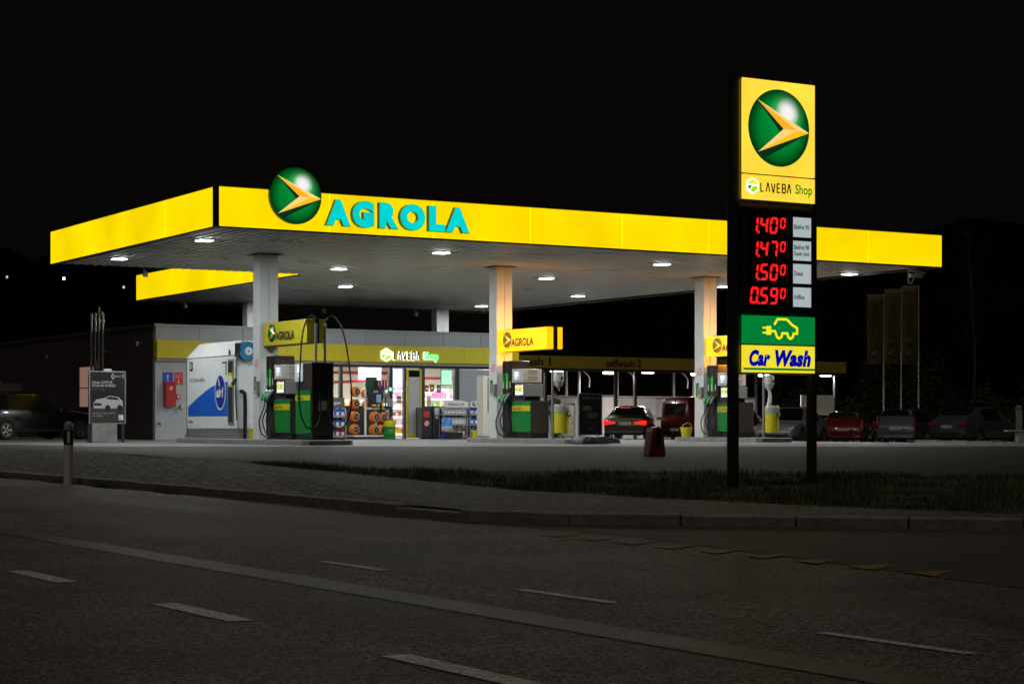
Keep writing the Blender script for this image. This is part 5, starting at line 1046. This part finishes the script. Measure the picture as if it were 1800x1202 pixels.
# ================================================================ VEHICLES
def carpaint(name, c, rough=.25): return mat(name, c, rough, metal=.25, coat=1.0)
def make_car(name, label, cat, x, y, z, heading, L, WD, H, paint, kind, lamps="off", wheelr=.32, plate="ZH 306 51", headlamp=False, grp=None):
    """car along +X (front), origin on the ground in the middle; loft of cross sections"""
    t = thing(name, label, cat, (x, y, z), R(heading), grp)
    h = H; hl = L/2; w = WD/2; gc = .20
    belt = .60*h if kind != "van" else .56*h
    # stations: x, bottom z, shoulder z, top z, roof half width factor, width factor
    if kind == "estate": S = [(-1, .34, .50, .52, .90, .90), (-.975, .24, .60, .63, .90, .95), (-.955, .22, .62, .80, .80, .965), (-.90, .20, .625, .965, .70, .98), (-.55, .18, .625, 1, .72, 1), (-.1, .17, .615, 1, .72, 1), (.12, .17, .605, .97, .70, 1), (.42, .18, .59, .63, .84, 1), (.70, .19, .555, .58, .84, .98), (.90, .20, .48, .50, .80, .92), (.98, .24, .40, .42, .75, .82), (1, .28, .36, .37, .7, .76)]
    elif kind == "sedan": S = [(-1, .34, .50, .52, .88, .88), (-.98, .24, .60, .64, .88, .94), (-.93, .22, .63, .67, .86, .97), (-.72, .20, .64, .72, .82, .99), (-.42, .18, .64, .955, .70, 1), (-.1, .17, .625, 1, .70, 1), (.10, .17, .61, .97, .70, 1), (.42, .18, .59, .63, .84, 1), (.70, .19, .555, .58, .84, .98), (.90, .20, .48, .50, .80, .92), (.98, .24, .40, .42, .75, .82), (1, .28, .36, .37, .7, .76)]
    elif kind == "suv": S = [(-1, .36, .52, .55, .88, .88), (-.98, .26, .61, .65, .88, .94), (-.94, .23, .635, .69, .84, .97), (-.80, .21, .64, .78, .78, .99), (-.42, .20, .64, .97, .70, 1), (-.1, .19, .63, 1, .70, 1), (.12, .19, .62, .97, .70, 1), (.42, .20, .60, .65, .84, 1), (.72, .21, .575, .60, .84, .98), (.90, .22, .51, .53, .80, .93), (.98, .26, .42, .44, .75, .83), (1, .30, .38, .39, .7, .77)]
    else: S = [(-1, .16, .54, .56, .93, .96), (-.99, .14, .55, .90, .86, .98), (-.965, .13, .55, .975, .82, 1), (-.5, .13, .55, 1, .82, 1), (.0, .13, .55, 1, .82, 1), (.32, .13, .55, .985, .80, 1), (.50, .13, .54, .90, .78, 1), (.74, .14, .52, .58, .86, .99), (.92, .16, .44, .46, .82, .93), (1, .20, .34, .35, .75, .82)]
    def sec(s):
        X_, zb, zs, zt, rf_, wf = s; X_ = X_*hl; ww = w*wf; zb *= h; zs *= h; zt *= h
        r = rf_*ww if zt-zs > .12*h else ww*(.86)
        pts = [(X_, -ww*.82, zb), (X_, -ww*.97, zb+.05), (X_, -ww, zb+(zs-zb)*.55), (X_, -ww*.965, zs), (X_, -(r+.03*(ww-r)), zs+(zt-zs)*.90), (X_, -r*.82, zt), (X_, 0, zt+.012)]
        return pts+[(p[0], -p[1], p[2]) for p in pts[-2::-1]]
    rows = [sec(s) for s in S]; nn = len(rows[0]); b = MB()
    for r_ in rows: b.v += r_
    for i in range(len(rows)-1):
        for j in range(nn-1): a = i*nn+j; b.f.append((a, a+1, a+nn+1, a+nn)); b.m.append(0)
        a = i*nn; b.f.append((a, a+nn, a+2*nn-1, a+nn-1)); b.m.append(1)
    b.f.append(tuple(range(nn))); b.m.append(0); b.f.append(tuple((len(rows)-1)*nn+j for j in reversed(range(nn)))); b.m.append(0)
    o = b.build("body", [paint, M_blackmat], t, smooth=True)
    def strip_part(nm, i0, i1, j0, j1, mm, inset=.12, off=.006, solid=True):
        """a pane over faces of the loft between stations i0..i1 and points j0..j1"""
        q = MB(); 
        def P(i, j): return Vector(rows[i][j])
        c = [P(i0, j0), P(i1, j0), P(i1, j1), P(i0, j1)]; cen = sum(c, Vector())/4; nrm = (c[1]-c[0]).cross(c[3]-c[0])
        nrm = nrm.normalized() if nrm.length > 1e-9 else Vector((0, 0, 1))
        if nrm.dot(cen-Vector((cen.x*.8, 0, h*.45))) < 0: nrm = -nrm
        for i in range(i0, i1):
            for j in range(j0, j1):
                f = []
                for (ii, jj) in ((i, j), (i+1, j), (i+1, j+1), (i, j+1)):
                    p = P(ii, jj); e = p+(cen-p)*(inset if (ii in (i0, i1) or jj in (j0, j1)) else 0); f.append(e+nrm*off)
                q.face(f)
        return q.build(nm, mm, t, smooth=True)
    if kind == "van":
        strip_part("windscreen", 6, 7, 4, nn-5, M_carglass, .05, .012)
        for s in (3, nn-5): strip_part("side_window", 5, 6, s, s+1, M_carglass, .10)
        q = MB(); q.box(-hl-.004, -hl*.985, -w*.70, -.04, h*.60, h*.86); q.box(-hl-.004, -hl*.985, .04, w*.70, h*.60, h*.86); q.build("rear_window", M_carglass, t)
        q = MB(); q.box(-hl-.006, -hl*.97, -.008, .008, h*.2, h*.93); q.box(-hl-.03, -hl*.99, .06, .10, h*.42, h*.46); q.build("door_seam", M_blackmat, t)
    else:
        k0 = {"estate": (2, 3, 3, 6), "sedan": (3, 4, 4, 6), "suv": (3, 4, 4, 6)}[kind]
        strip_part("rear_window", k0[0], k0[1], 4, nn-5, M_carglass, .06, .012)
        strip_part("windscreen", 6, 7, 4, nn-5, M_carglass, .05, .014)
        for s in (3, nn-5):
            strip_part("side_window", k0[2], 5, s, s+1, M_carglass, .07); strip_part("side_window", 5, 6, s, s+1, M_carglass, .07)
            if kind == "estate": strip_part("side_window", 3, 4, s, s+1, M_carglass, .14, .009)
    lm = M_lamp_on if lamps == "brake" else M_lamp_red
    rw = w*.88; rz = belt*.90
    for s in (-1, 1):
        if kind == "van": q = MB(); q.box(-hl-.012, -hl*.97, s*rw-.06, s*rw+.06, h*.26, h*.44)
        elif kind == "estate": q = MB(); q.prism([(s*rw-.09, rz-.14), (s*rw+.06, rz-.12), (s*rw+.05, rz+.10), (s*rw-.0, h*.82), (s*rw-.05, h*.80), (s*rw-.07, rz+.08)], 'yz', -hl-.012, -hl*.93)
        else: q = MB(); q.prism([(s*(w*.42), rz+.0), (s*(w*.42), rz-.07), (s*w*.95, rz-.13), (s*w*.98, rz+.04), (s*w*.93, rz+.05)], 'yz', -hl-.012, -hl*.925)
        q.build("taillight", lm, t, bevel=.012)
        q = MB(); q.prism([(s*w*.50, .40*h), (s*w*.90, .415*h), (s*w*.93, .50*h), (s*w*.80, .50*h), (s*w*.48, .44*h)], 'yz', hl*.90, hl*.968); q.build("headlight", M_lamp_clear, t, bevel=.01)
        q = MB(); yy = s*(w+.10); q.prism([(hl*.24, belt+.0), (hl*.30, belt+.01), (hl*.31, belt+.13), (hl*.25, belt+.13)], 'xz', yy-.09, yy+.09); q.build("door_mirror", paint, t, bevel=.02)
        for k in (0, 1): q = MB(); q.box(hl*(-.34+.38*k), hl*(-.34+.38*k)+.17, s*w-.01, s*w+.022, belt*.92, belt*.92+.025); q.build("door_handle", M_chrome if headlamp else paint, t)
        q = MB(); q.box(-hl*.985, hl*.92, s*w*.965-.012, s*w*.965+.012, h*.145+gc*.2, h*.145+.05+gc*.2); q.build("sill", M_blackmat, t)
    if lamps == "brake": q = MB(); q.box(-hl*.93-.02, -hl*.90, -.22, .22, h*.93, h*.945); q.build("high_brake_light", M_lamp_on, t)
    q = MB(); q.box(-hl-.012, -hl*.97, -w*.86, w*.86, .24*h*.9, .33*h); q.build("rear_bumper", M_blackmat if kind in ("suv", "van") else paint, t, bevel=.03)
    q = MB(); q.box(hl*.94, hl*.994, -w*.60, w*.60, .22*h, .33*h); q.build("front_grille", M_blackmat, t, bevel=.01)
    if headlamp: q = MB(); q.box(hl*.90, hl*1.0, -w*.72, w*.72, .17*h, .20*h); q.box(hl*.92, hl*.985, w*.52, w*.75, .25*h, .275*h); q.box(hl*.92, hl*.985, -w*.75, -w*.52, .25*h, .275*h); q.build("chrome_trim", M_chrome, t, bevel=.006)
    pz = (.47 if kind == "estate" else .50 if kind in ("sedan", "suv") else .30)*h
    q = MB(); q.box(-hl-.020, -hl*.975, -.25, .25, pz-.055, pz+.055); pl = q.build("number_plate", M_plate, t)
    text("plate_text", plate, pl, M_blackprint, -.21, .21, -.035, .035, 0, rz=R(-90), bold=.02, origin=(-hl-.022, 0, pz))
    ex = MB()
    for s in (-1, 1): ex.tube([(-hl*.93, s*w*.62, .17*h), (-hl-.03, s*w*.62, .165*h)], .035, 10)
    ex.build("exhaust", M_chrome, t)
    wx = {"van": (.62, -.58)}.get(kind, (.60, -.60))
    for s in (-1, 1):
        for fx in wx:
            cx = hl*fx; yy = s*(w-.10)
            a = MB(); n = 20; a.prism([(cx+(wheelr+.055)*math.cos(math.pi*k/n), wheelr-.03+(wheelr+.055)*math.sin(math.pi*k/n)) for k in range(n+1)]+[(cx-wheelr-.055, .12), (cx+wheelr+.055, .12)], 'xz', s*(w-.22), s*(w+.004)); a.build("wheel_arch", M_blackmat, t)
            q = MB(); q.lathe([(wheelr*.66, -.10), (wheelr*.94, -.10), (wheelr, -.06), (wheelr, .06), (wheelr*.94, .10), (wheelr*.66, .10), (wheelr*.66, -.10)], 28, (0, 0, 0), 'y', cap=False); wo = q.build("wheel", M_tyre, t, (cx, s*(w-.075), wheelr), smooth=True)
            q = MB(); rr = wheelr*.66; ns = 10 if headlamp else 5
            q.lathe([(rr, -.085*1), (rr*1.02, .085), (rr*.90, .085), (rr*.88, -.085), (rr, -.085)], 28, (0, 0, 0), 'y', cap=False); q.lathe([(.001, -.07), (rr*.22, -.07), (rr*.22, .07), (.001, .07)], 12, (0, 0, 0), 'y')
            for k in range(ns):
                an = 6.2832*k/ns; dx, dz = math.cos(an), math.sin(an); px, pz_ = -dz, dx; w0, w1 = rr*(.13 if ns == 5 else .07), rr*(.17 if ns == 5 else .09)
                for yv in (-1,): q.prism([(dx*rr*.15+px*w0, dz*rr*.15+pz_*w0), (dx*rr*.15-px*w0, dz*rr*.15-pz_*w0), (dx*rr*.93-px*w1, dz*rr*.93-pz_*w1), (dx*rr*.93+px*w1, dz*rr*.93+pz_*w1)], 'xz', s*.055, s*.085)
            q.build("rim", M_rim, wo); q = MB(); q.lathe([(.001, -.04), (rr*.86, -.04), (rr*.86, .04), (.001, .04)], 18, (0, 0, 0), 'y'); q.build("brake_disc", M_black, wo)
    if kind in ("estate",) and not headlamp:
        q = MB()
        for s in (-1, 1): q.tube([(-hl*.80, s*w*.60, h*.985), (-hl*.78, s*w*.60, h*1.01), (hl*.05, s*w*.60, h*1.01), (hl*.07, s*w*.60, h*.99)], .014, 6)
        q.build("roof_rail", M_black, t)
    return t
black = carpaint("black_car_paint", (.010, .010, .012)); silver = carpaint("silver_car_paint", (.30, .31, .40), .22); redc = carpaint("red_car_paint", (.16, .006, .012)); greyc = carpaint("grey_car_paint", (.10, .11, .15)); suvc = carpaint("graphite_car_paint", (.075, .085, .12)); vanc = carpaint("maroon_van_paint", (.10, .010, .010)); brk = carpaint("dark_brown_car_paint", (.025, .02, .02))
make_car("parked_car", "black estate car parked at the far left by the dark wall", "car", -15.6, 61.8, .5, 49, 4.7, 1.82, 1.50, black, "estate", wheelr=.31, plate="ZH 482 17")
make_car("parked_van", "dark maroon van parked with its rear doors beside the right column", "van", 8.55, 80.2, gzw(8.5, 80), 36, 4.6, 1.86, 1.93, vanc, "van", wheelr=.32)
make_car("parked_car", "silver blue car with bright front end behind the yellow bin and pylon", "car", 11.0, 75.6, gzw(11.0, 75.6), 243, 4.3, 1.82, 1.46, silver, "sedan", wheelr=.33, headlamp=True)
make_car("parked_car", "dark red hatchback seen from behind right of the pylon", "car", 14.5, 82.3, gzw(14.5, 82.3), 72, 4.2, 1.74, 1.46, redc, "estate", wheelr=.31, plate="ZH 400724")
make_car("parked_car", "grey estate car seen from behind between the red and graphite cars", "car", 16.75, 80.6, gzw(16.7, 80.6), 62, 4.4, 1.76, 1.55, greyc, "estate", wheelr=.33, plate="ZH 606092")
make_car("parked_car", "graphite off road coupe with silver wheels parked farthest right", "car", 19.4, 79.6, gzw(19.4, 79.6), 42, 4.67, 1.88, 1.62, suvc, "suv", wheelr=.36, plate="ZH 306651")
make_car("parked_car", "brown car with lit red brake lights in front of the wash bay", "car", 4.95, 78.6, gzw(4.9, 78.6), 78, 4.5, 1.78, 1.44, brk, "sedan", "brake", wheelr=.31, plate="SG 71204")
make_car("parked_car", "dark car with lit red tail lights inside the bay behind the coffee board", "car", 3.05, 87.0, gzw(3.0, 87), 80, 4.3, 1.76, 1.44, black, "sedan", "brake", wheelr=.31, plate="SG 30577")

# ================================================================ PEOPLE behind the middle pump
def person(label, x, y, z, rz, Hh, jacket, trousers, hairm, bend=0.0):
    k = Hh/1.72
    J = {"pelvis": (0, 0, .93), "waist": (0, .01, 1.10), "chest": (0, .0-.10*bend, 1.34), "neck": (0, .01-.18*bend, 1.49), "chin": (0, -.01-.2*bend, 1.555), "head": (0, .0-.2*bend, 1.64), "crown": (0, .01-.2*bend, 1.70)}
    rad = {"pelvis": .15, "waist": .14, "chest": .155, "neck": .055, "chin": .075, "head": .10, "crown": .06}
    E_ = [("pelvis", "waist"), ("waist", "chest"), ("chest", "neck"), ("neck", "chin"), ("chin", "head"), ("head", "crown")]
    for s, n in ((-1, "l"), (1, "r")):
        J.update({"hip"+n: (s*.10, 0, .86), "knee"+n: (s*.105, -.02, .48), "ankle"+n: (s*.11, .02, .09), "toe"+n: (s*.13, -.15, .035), "sh"+n: (s*.20, .0-.14*bend, 1.42), "elbow"+n: (s*.255, .03-.1*bend, 1.14), "wrist"+n: (s*.25, -.07-.15*bend, .92), "hand"+n: (s*.245, -.10-.15*bend, .83)})
        rad.update({"hip"+n: .10, "knee"+n: .065, "ankle"+n: .042, "toe"+n: .035, "sh"+n: .075, "elbow"+n: .05, "wrist"+n: .034, "hand"+n: .04})
        E_ += [("pelvis", "hip"+n), ("hip"+n, "knee"+n), ("knee"+n, "ankle"+n), ("ankle"+n, "toe"+n), ("chest", "sh"+n), ("sh"+n, "elbow"+n), ("elbow"+n, "wrist"+n), ("wrist"+n, "hand"+n)]
        for f in range(5):
            fn = "f%d%s" % (f, n); hx, hy, hz = J["hand"+n]; d = (f-1.5)*.016
            J[fn] = (hx, hy-.0+d, hz-.085+.008*abs(f-1)) if f < 4 else (hx-s*.01, hy-.05, hz-.02); rad[fn] = .009; E_.append(("hand"+n, fn))
    names = list(J); me = bpy.data.meshes.new("person"); me.from_pydata([tuple(c*k for c in J[n]) for n in names], [(names.index(a), names.index(b)) for a, b in E_], [])
    ob = bpy.data.objects.new("person", me); C.objects.link(ob); md = ob.modifiers.new("skin", 'SKIN'); md.use_smooth_shade = True
    for i, n in enumerate(names): me.skin_vertices[0].data[i].radius = (rad[n]*k, rad[n]*k*(.72 if n in ("pelvis", "waist", "chest") else 1)); me.skin_vertices[0].data[i].use_root = (n == "pelvis")
    ob.modifiers.new("sub", 'SUBSURF').levels = 2; ob.modifiers["sub"].render_levels = 2
    dg = bpy.context.evaluated_depsgraph_get(); m2 = bpy.data.meshes.new_from_object(ob.evaluated_get(dg)); bpy.data.objects.remove(ob)
    m2.materials.clear()
    for mm in (jacket, trousers, mat("skin", (.45, .26, .18), .5), M_black): m2.materials.append(mm)
    for p in m2.polygons:
        c = p.center/k; hand = c.z < .90 and abs(c.x) > .19 and c.z > .6
        p.material_index = 2 if (c.z > 1.50 or hand) else (0 if (c.z > .90 or (abs(c.x) > .2 and c.z > .6)) else (3 if c.z < .09 else 1))
    b = bpy.data.objects.new("person", m2); C.objects.link(b); b.location = (x, y, z); b.rotation_euler = (0, 0, rz); tag(b, label, "person")
    hd = MB(); hc = Vector((0, (-.2*bend+.025)*k, 1.655*k)); rn = random.Random(1)
    for i in range(9):
        for j in range(16):
            pass
    prof = [(.002, .125)]+[(.118*math.cos(a_), .118*math.sin(a_)) for a_ in [R(80-14*q_) for q_ in range(7)]]
    hd.lathe([(r_*k, zz_*k) for r_, zz_ in prof], 16, tuple(hc)); hd.build("hair", hairm, b, smooth=True)
    fc = MB(); fy = (-.2*bend-.098)*k
    for s in (-1, 1): fc.lathe([(.001, -.006), (.013*k, -.004), (.013*k, .01)], 8, (s*.036*k, fy, 1.625*k), 'y')
    fc.prism([(-.016*k, 1.575*k), (.016*k, 1.575*k), (.008*k, 1.62*k), (-.008*k, 1.62*k)], 'xz', fy-.022*k, fy+.02); fc.box(-.028*k, .028*k, fy-.002, fy+.03, 1.548*k, 1.556*k)
    fc.build("face_features", mat("skin_dark", (.25, .10, .08), .5), b)
    for s in (-1, 1): ea = MB(); ea.lathe([(.001, -.012), (.03*k, -.008), (.03*k, .008), (.001, .012)], 10, (s*.104*k, (-.2*bend+.01)*k, 1.61*k), 'x'); ea.build("ear", bpy.data.materials["skin"], b)
    return b
person("person in dark jacket and blue trousers standing behind the middle pump", 1.60, 72.0, gzw(1.6, 72), 2.6, 1.72, mat("dark_jacket", (.025, .025, .03), .8), mat("jeans", (.04, .055, .10), .8), mat("brown_hair", (.04, .02, .012), .7))
person("person in green jacket looking down behind the middle pump display", 1.10, 74.0, gzw(1.1, 74), -2.0, 1.70, mat("green_jacket", (.07, .14, .08), .8), mat("grey_trousers", (.06, .06, .065), .8), mat("brown_hair", (.04, .02, .012), .7), .8)

# ================================================================ FLAGS, TREES, FURNITURE AT THE RIGHT
EMB["flag"] = [mat("flag_ball", (.008, .03, .015), .7)]+[M_ for M_ in [mat("flag_arrow", (.13, .10, .02), .7)]*3]+[mat("flag_ball", (0, 0, 0))]*2
M_flag = mat("yellow_flag_cloth", (.08, .062, .010), .7, var=.15, vscale=2)
for x, y, top, wh in ((17.05, 88.0, 6.9, "leftmost, half hidden behind its neighbour"), (17.85, 88.0, 7.15, "in the middle of the three"), (18.65, 88.0, 7.3, "rightmost of the three")):
    z0 = gzw(x, y); t = thing("flag_banner", "tall dull yellow banner with dark lettering on a pole, "+wh, "flag", (x, y, z0), 0.0, "banners on poles")
    m = MB(); m.tube([(0, 0, 0), (0, 0, top+.05-z0)], .04, 8, rs=[.045, .03]); m.tube([(0, 0, top-z0), (-.80, 0, top-z0)], .018, 6); m.build("pole", M_steel, t)
    m = MB(); n = 14; FB, FT = 3.75-z0, top-.03-z0
    for i in range(n+1):
        for j in range(7): x_ = -.05-.72*j/6; m.v.append((x_, .04*math.sin(i*.7+j*.5)*(1-i/n*.6)-.0, FB+(FT-FB)*i/n))
    for i in range(n):
        for j in range(6): a = i*7+j; m.f.append((a, a+1, a+8, a+7)); m.m.append(0)
    cl = m.build("cloth", M_flag, t, smooth=True); sl = cl.modifiers.new("thick", 'SOLIDIFY'); sl.thickness = .01
    tx = text("lettering", "AGROLA", cl, M_print, -1.0, 1.0, -.19, .19, 0, bold=.0, mirror=True); tx.rotation_euler = (0, R(-90), 0); tx.location = (-.40, -.065, FB+1.75)
    emblem(cl, (-.40, -.07, FB+.50), .27, 0, "flag", .01, mirror=True)
t = thing("bare_tree", "thin bare birch trunk rising behind the right parked cars", "tree", (24.0, 99.0, .06)); m = MB(); rn = random.Random(8); pts = [(0, 0, -.2)]
for k in range(1, 12): pts.append((pts[-1][0]+rn.uniform(-.12, .08), rn.uniform(-.1, .1), k*.95))
m.tube(pts, .1, 7, rs=[.09-.006*k for k in range(12)]); m.build("trunk", M_bark, t, smooth=True)
m = MB()
for k in range(5, 12):
    for _ in range(3):
        p = Vector(pts[k]); d = Vector((rn.uniform(-1, 1), rn.uniform(-1, 1), rn.uniform(.6, 1.4))); m.tube([p, p+d*.7, p+d*1.2+Vector((0, 0, .3))], .012, 5, rs=[.02, .012, .004])
m.build("limb", M_bark, t)
# hedge and wood behind the car park
hg = MB(); rn = random.Random(21)
for _ in range(15000):
    x = rn.uniform(13, 42); y = 96+rn.uniform(0, 4); zt = 3.2+1.1*math.sin(x*.7)+.6*math.sin(x*2.1+1)+.35*math.sin(x*5.3); z = rn.random()**.8*zt; s = rn.uniform(.06, .16)
    a1, a2 = rn.uniform(0, 6.3), rn.uniform(-1, 1); dx, dy, dz = math.cos(a1)*s, math.sin(a1)*s, a2*s
    hg.face([(x-dx, y-dy, z), (x+dz*.6, y+dx*.5, z+s*.8), (x+dx, y+dy, z+dz)])
K(hg.build("hedge", M_leaf), "stuff")
t = thing("stone_table", "pale concrete picnic table at the right edge of the photo", "table", (18.55, 64.0, gzw(18.55, 64)+.04), .1); m = MB(); m.box(-.65, 1.6, -.4, .4, .70, .77); m.build("tabletop", M_concrete, t, bevel=.01)
for x in (-.25, 1.1): m = MB(); m.box(x-.08, x+.22, -.3, .3, 0, .699); m.build("leg", M_concrete, t)
t = thing("stone_bench", "low concrete bench standing in front of the picnic table", "bench", (16.55, 61.5, gzw(16.5, 61.5)+.02), .1); m = MB(); m.box(-.75, 1.7, -.2, .2, .46, .52); m.build("seat", M_concrete, t, bevel=.01)
for x in (-.22, .35): m = MB(); m.box(x-.16, x+.16, -.17, .17, 0, .459); m.build("leg", M_concrete, t)
t = thing("air_post", "grey air service post with a looped black hose beyond the picnic table", "service post", (20.6, 78.0, gzw(20.6, 78)+.05), 0); m = MB(); m.box(-.12, .12, -.1, .1, 0, 1.45); m.lathe([(.10, 1.45), (.14, 1.5), (.10, 1.62)], 12); m.build("post", M_grey, t, bevel=.02); m = MB(); m.tube(curve_pts([(.0, -.1, 1.5), (-.2, -.14, 1.55), (-.36, -.14, 1.1), (-.34, -.14, .55), (-.18, -.14, .35), (.05, -.12, .6)]), .022, 7); m.tube(curve_pts([(.1, -.1, 1.4), (.25, -.12, 1.2), (.3, -.12, .8), (.2, -.12, .5)]), .022, 7); m.build("hose", M_rubber, t)
m = MB()
for k in range(9): p = Vector((12.6+.75*k, 60.0-.28*k, 0)); q = Vector((12.6+.75*k+.74, 60.0-.28*k-.276, 0)); m.prism([(p.x, p.y), (q.x, q.y), (q.x+.06, q.y+.16), (p.x+.06, p.y+.16)], 'xy', .05, gzw(p.x, p.y)+.11)
K(m.build("car_park_kerb", M_kerb, bevel=.015))

# ================================================================ LEFT SIDE: poster, board, columns; delineator; cameras
t = thing("car_poster", "framed dark poster of a white car standing on a concrete block", "poster", (-10.96, 52.0, .5), TH); PWd = .515
m = MB(); m.box(-.46, .24, -.10, .22, 0, .50); m.build("concrete_base", M_concrete, t, bevel=.01)
m = MB(); m.box(-.55, -.50, .0, .06, 0, .49); m.build("post", M_dark, t); m = MB(); m.box(.40, .47, .0, .06, 0, .49); m.build("post", M_dark, t)
m = MB(); m.box(-PWd, PWd, 0, .08, .505, 1.935); m.build("case", M_steel, t)
m = MB(); m.box(-PWd+.03, PWd-.03, -.006, -.001, .535, 1.905); sh = m.build("sheet", mat("poster_dark", (.020, .018, .017), .25), t)
m = MB(); m.prism([(-PWd+.031, .536), (PWd-.031, .536), (PWd-.031, .95), (-PWd+.031, .99)], 'xz', -.009, -.0065); m.build("printed_scene", mat("poster_brown", (.055, .042, .032), .3, var=.2), sh)
q = MB(); M_pcar = mat("poster_car_white", (.42, .42, .40), .4); q.prism([(-.39, .92), (.36, .92), (.43, .98), (.42, 1.12), (.30, 1.23), (.05, 1.27), (-.10, 1.20), (-.32, 1.16), (-.40, 1.06)], 'xz', -.012, -.0095, 0); q.prism([(-.08, 1.18), (.05, 1.245), (.26, 1.215), (.33, 1.15)], 'xz', -.015, -.0125, 1)
for cx in (-.0, .34): q.prism([(cx+.075*math.cos(k*.393), .935+.085*math.sin(k*.393)) for k in range(16)], 'xz', -.016, -.0125, 1)
q.prism([(-.38, 1.0), (-.16, 1.0), (-.18, 1.06), (-.39, 1.07)], 'xz', -.015, -.0125, 1); q.build("printed_car", [M_pcar, M_blackprint], sh)
M_pp = mat("poster_text", (.42, .42, .40), .5)
text("lettering", "Neuer CAPTUR", sh, M_pp, -.43, .14, 1.595, 1.665, -.0095, bold=.02); text("lettering", "PLUG-IN HYBRID", sh, M_pp, -.43, .22, 1.505, 1.575, -.0095, bold=.02); text("lettering", "Ab Fr. 34 900.-", sh, M_printgrey, -.43, -.08, 1.42, 1.465, -.0095)
text("lettering", "Günstigster Plug-in Hybrid", sh, M_pp, -.43, .20, .765, .815, -.0100); text("lettering", "der Schweiz.", sh, M_pp, -.43, -.12, .705, .75, -.0100); text("lettering", "RENAULT", sh, M_pp, .21, .40, 1.775, 1.81, -.0098, bold=.02)
q = MB(); q.stroke([(.145, 1.86), (.185, 1.79), (.145, 1.72), (.105, 1.79)], .022, -.012, -.0095, closed=True); q.build("diamond_logo", M_pp, sh); q = MB(); q.box(.425, .445, -.012, -.0095, 1.74, 1.86, 0); q.box(.31, .44, -.012, -.0095, .60, .75, 1); q.prism([(.33, .61), (.39, .61), (.33, .68)], 'xz', -.014, -.0125, 2); q.build("label_print", [M_yellow, M_printwhite, M_orange], sh)
m = MB(); m.box(-.10, .12, .02, .05, 1.936, 1.995); m.build("name_plate", M_paper, t)
t = thing("notice_board", "large dark notice board with a pale lower half at the far left", "notice board", (-16.9, 64.5, .5), .6); m = MB(); m.box(-.45, .45, 0, .06, .9, 1.85); m.box(-.47, -.42, .06, .12, 0, 1.9); m.box(.42, .47, .06, .12, 0, 1.9); m.build("board", M_dark, t); m = MB(); m.prism([(-.42, .92), (.42, .92), (.42, 1.5), (-.42, 1.25)], 'xz', -.004, -.001); m.build("pale_print", M_grey, t)
t = thing("ticket_post", "slim pale grey post box left of the dark notice board", "post", (-17.75, 66.0, .5), .3); m = MB(); m.box(-.07, .07, -.08, .08, 0, 1.15); m.build("post", M_grey, t); m = MB(); m.box(-.17, .17, -.12, .12, 1.151, 1.95); m.build("box", M_grey, t, bevel=.01)
t = thing("road_delineator", "white roadside marker post with black band and bright reflector strip", "marker post", W(-5.64, -7.46, 0), R(14)); m = MB()
def dpost(z0, z1, f=0): b_ = [(-.075, .04), (.075, .04), (.055, -.035), (-.055, -.035)]; return b_
m.lathe([(.078, -.04), (.078, .66)], 16); m.build("post", M_white, t, smooth=True); m = MB(); m.lathe([(.0795, .661), (.0795, .90)], 16); m.build("black_band", M_blackmat, t, smooth=True); m = MB(); m.lathe([(.078, .901), (.078, .96), (.07, 1.0), (.045, 1.035), (.005, 1.045)], 16); m.build("cap", M_grey, t, smooth=True)
m = MB(); m.box(-.022, .022, -.088, -.078, .69, .88); m.build("reflector", mat("reflector_white", (.8, .82, .9), .15, spec=1.0, em=(.85, .88, 1.0), es=.0), t)
def cctv(lab, a, b, dirn, drop, grp="cameras and spots under the canopy"):
    t = thing("security_camera", lab, "camera", W(a, b, 5.225), TH+dirn, grp); m = MB(); m.box(-.12, .12, -.05, .05, -.02, .0); m.tube(curve_pts([(0, 0, -.02), (0, 0, -drop), (.03, 0, -drop-.06), (.10, 0, -drop-.05), (.17, 0, -drop+.08)]), .02, 8); m.build("bracket", M_cream, t)
    m = MB(); m.prism([(.02, -drop+.26), (.50, -drop+.20), (.52, -drop+.24), (.02, -drop+.32)], 'xz', -.07, .07); m.box(.04, .42, -.055, .055, -drop+.10, -drop+.20); m.build("housing", M_cream, t); m = MB(); m.lathe([(.05, .0), (.045, .05)], 12, (.42, 0, -drop+.15), 'x'); m.build("lens", M_black, t)
cctv("white security camera on a hooked arm under the canopy right end", 20.3, .75, -.2, .36)
for a, b, lab in ((20.45, 5.1, "small grey spot hanging near the canopy right end behind the pylon"), (8.6, 23.9, "small grey spot at the back left under the rear canopy"), (13.9, 24.0, "small grey spot at the back edge of the canopy above the shop"), (17.6, 24.0, "small grey spot at the back of the canopy near the middle column"), (2.5, 11.2, "small dark spot at the back edge of the canopy left part")):
    t = thing("spot_fitting", lab, "spot light", W(a, b, 5.225), TH, "small spots under the canopy"); m = MB(); m.tube([(0, 0, 0), (0, 0, -.12)], .02, 7); m.lathe([(.03, -.10), (.07, -.14), (.075, -.24), (.05, -.27)], 14, (.03, -.03, 0)); m.build("housing", M_grey, t, smooth=True)
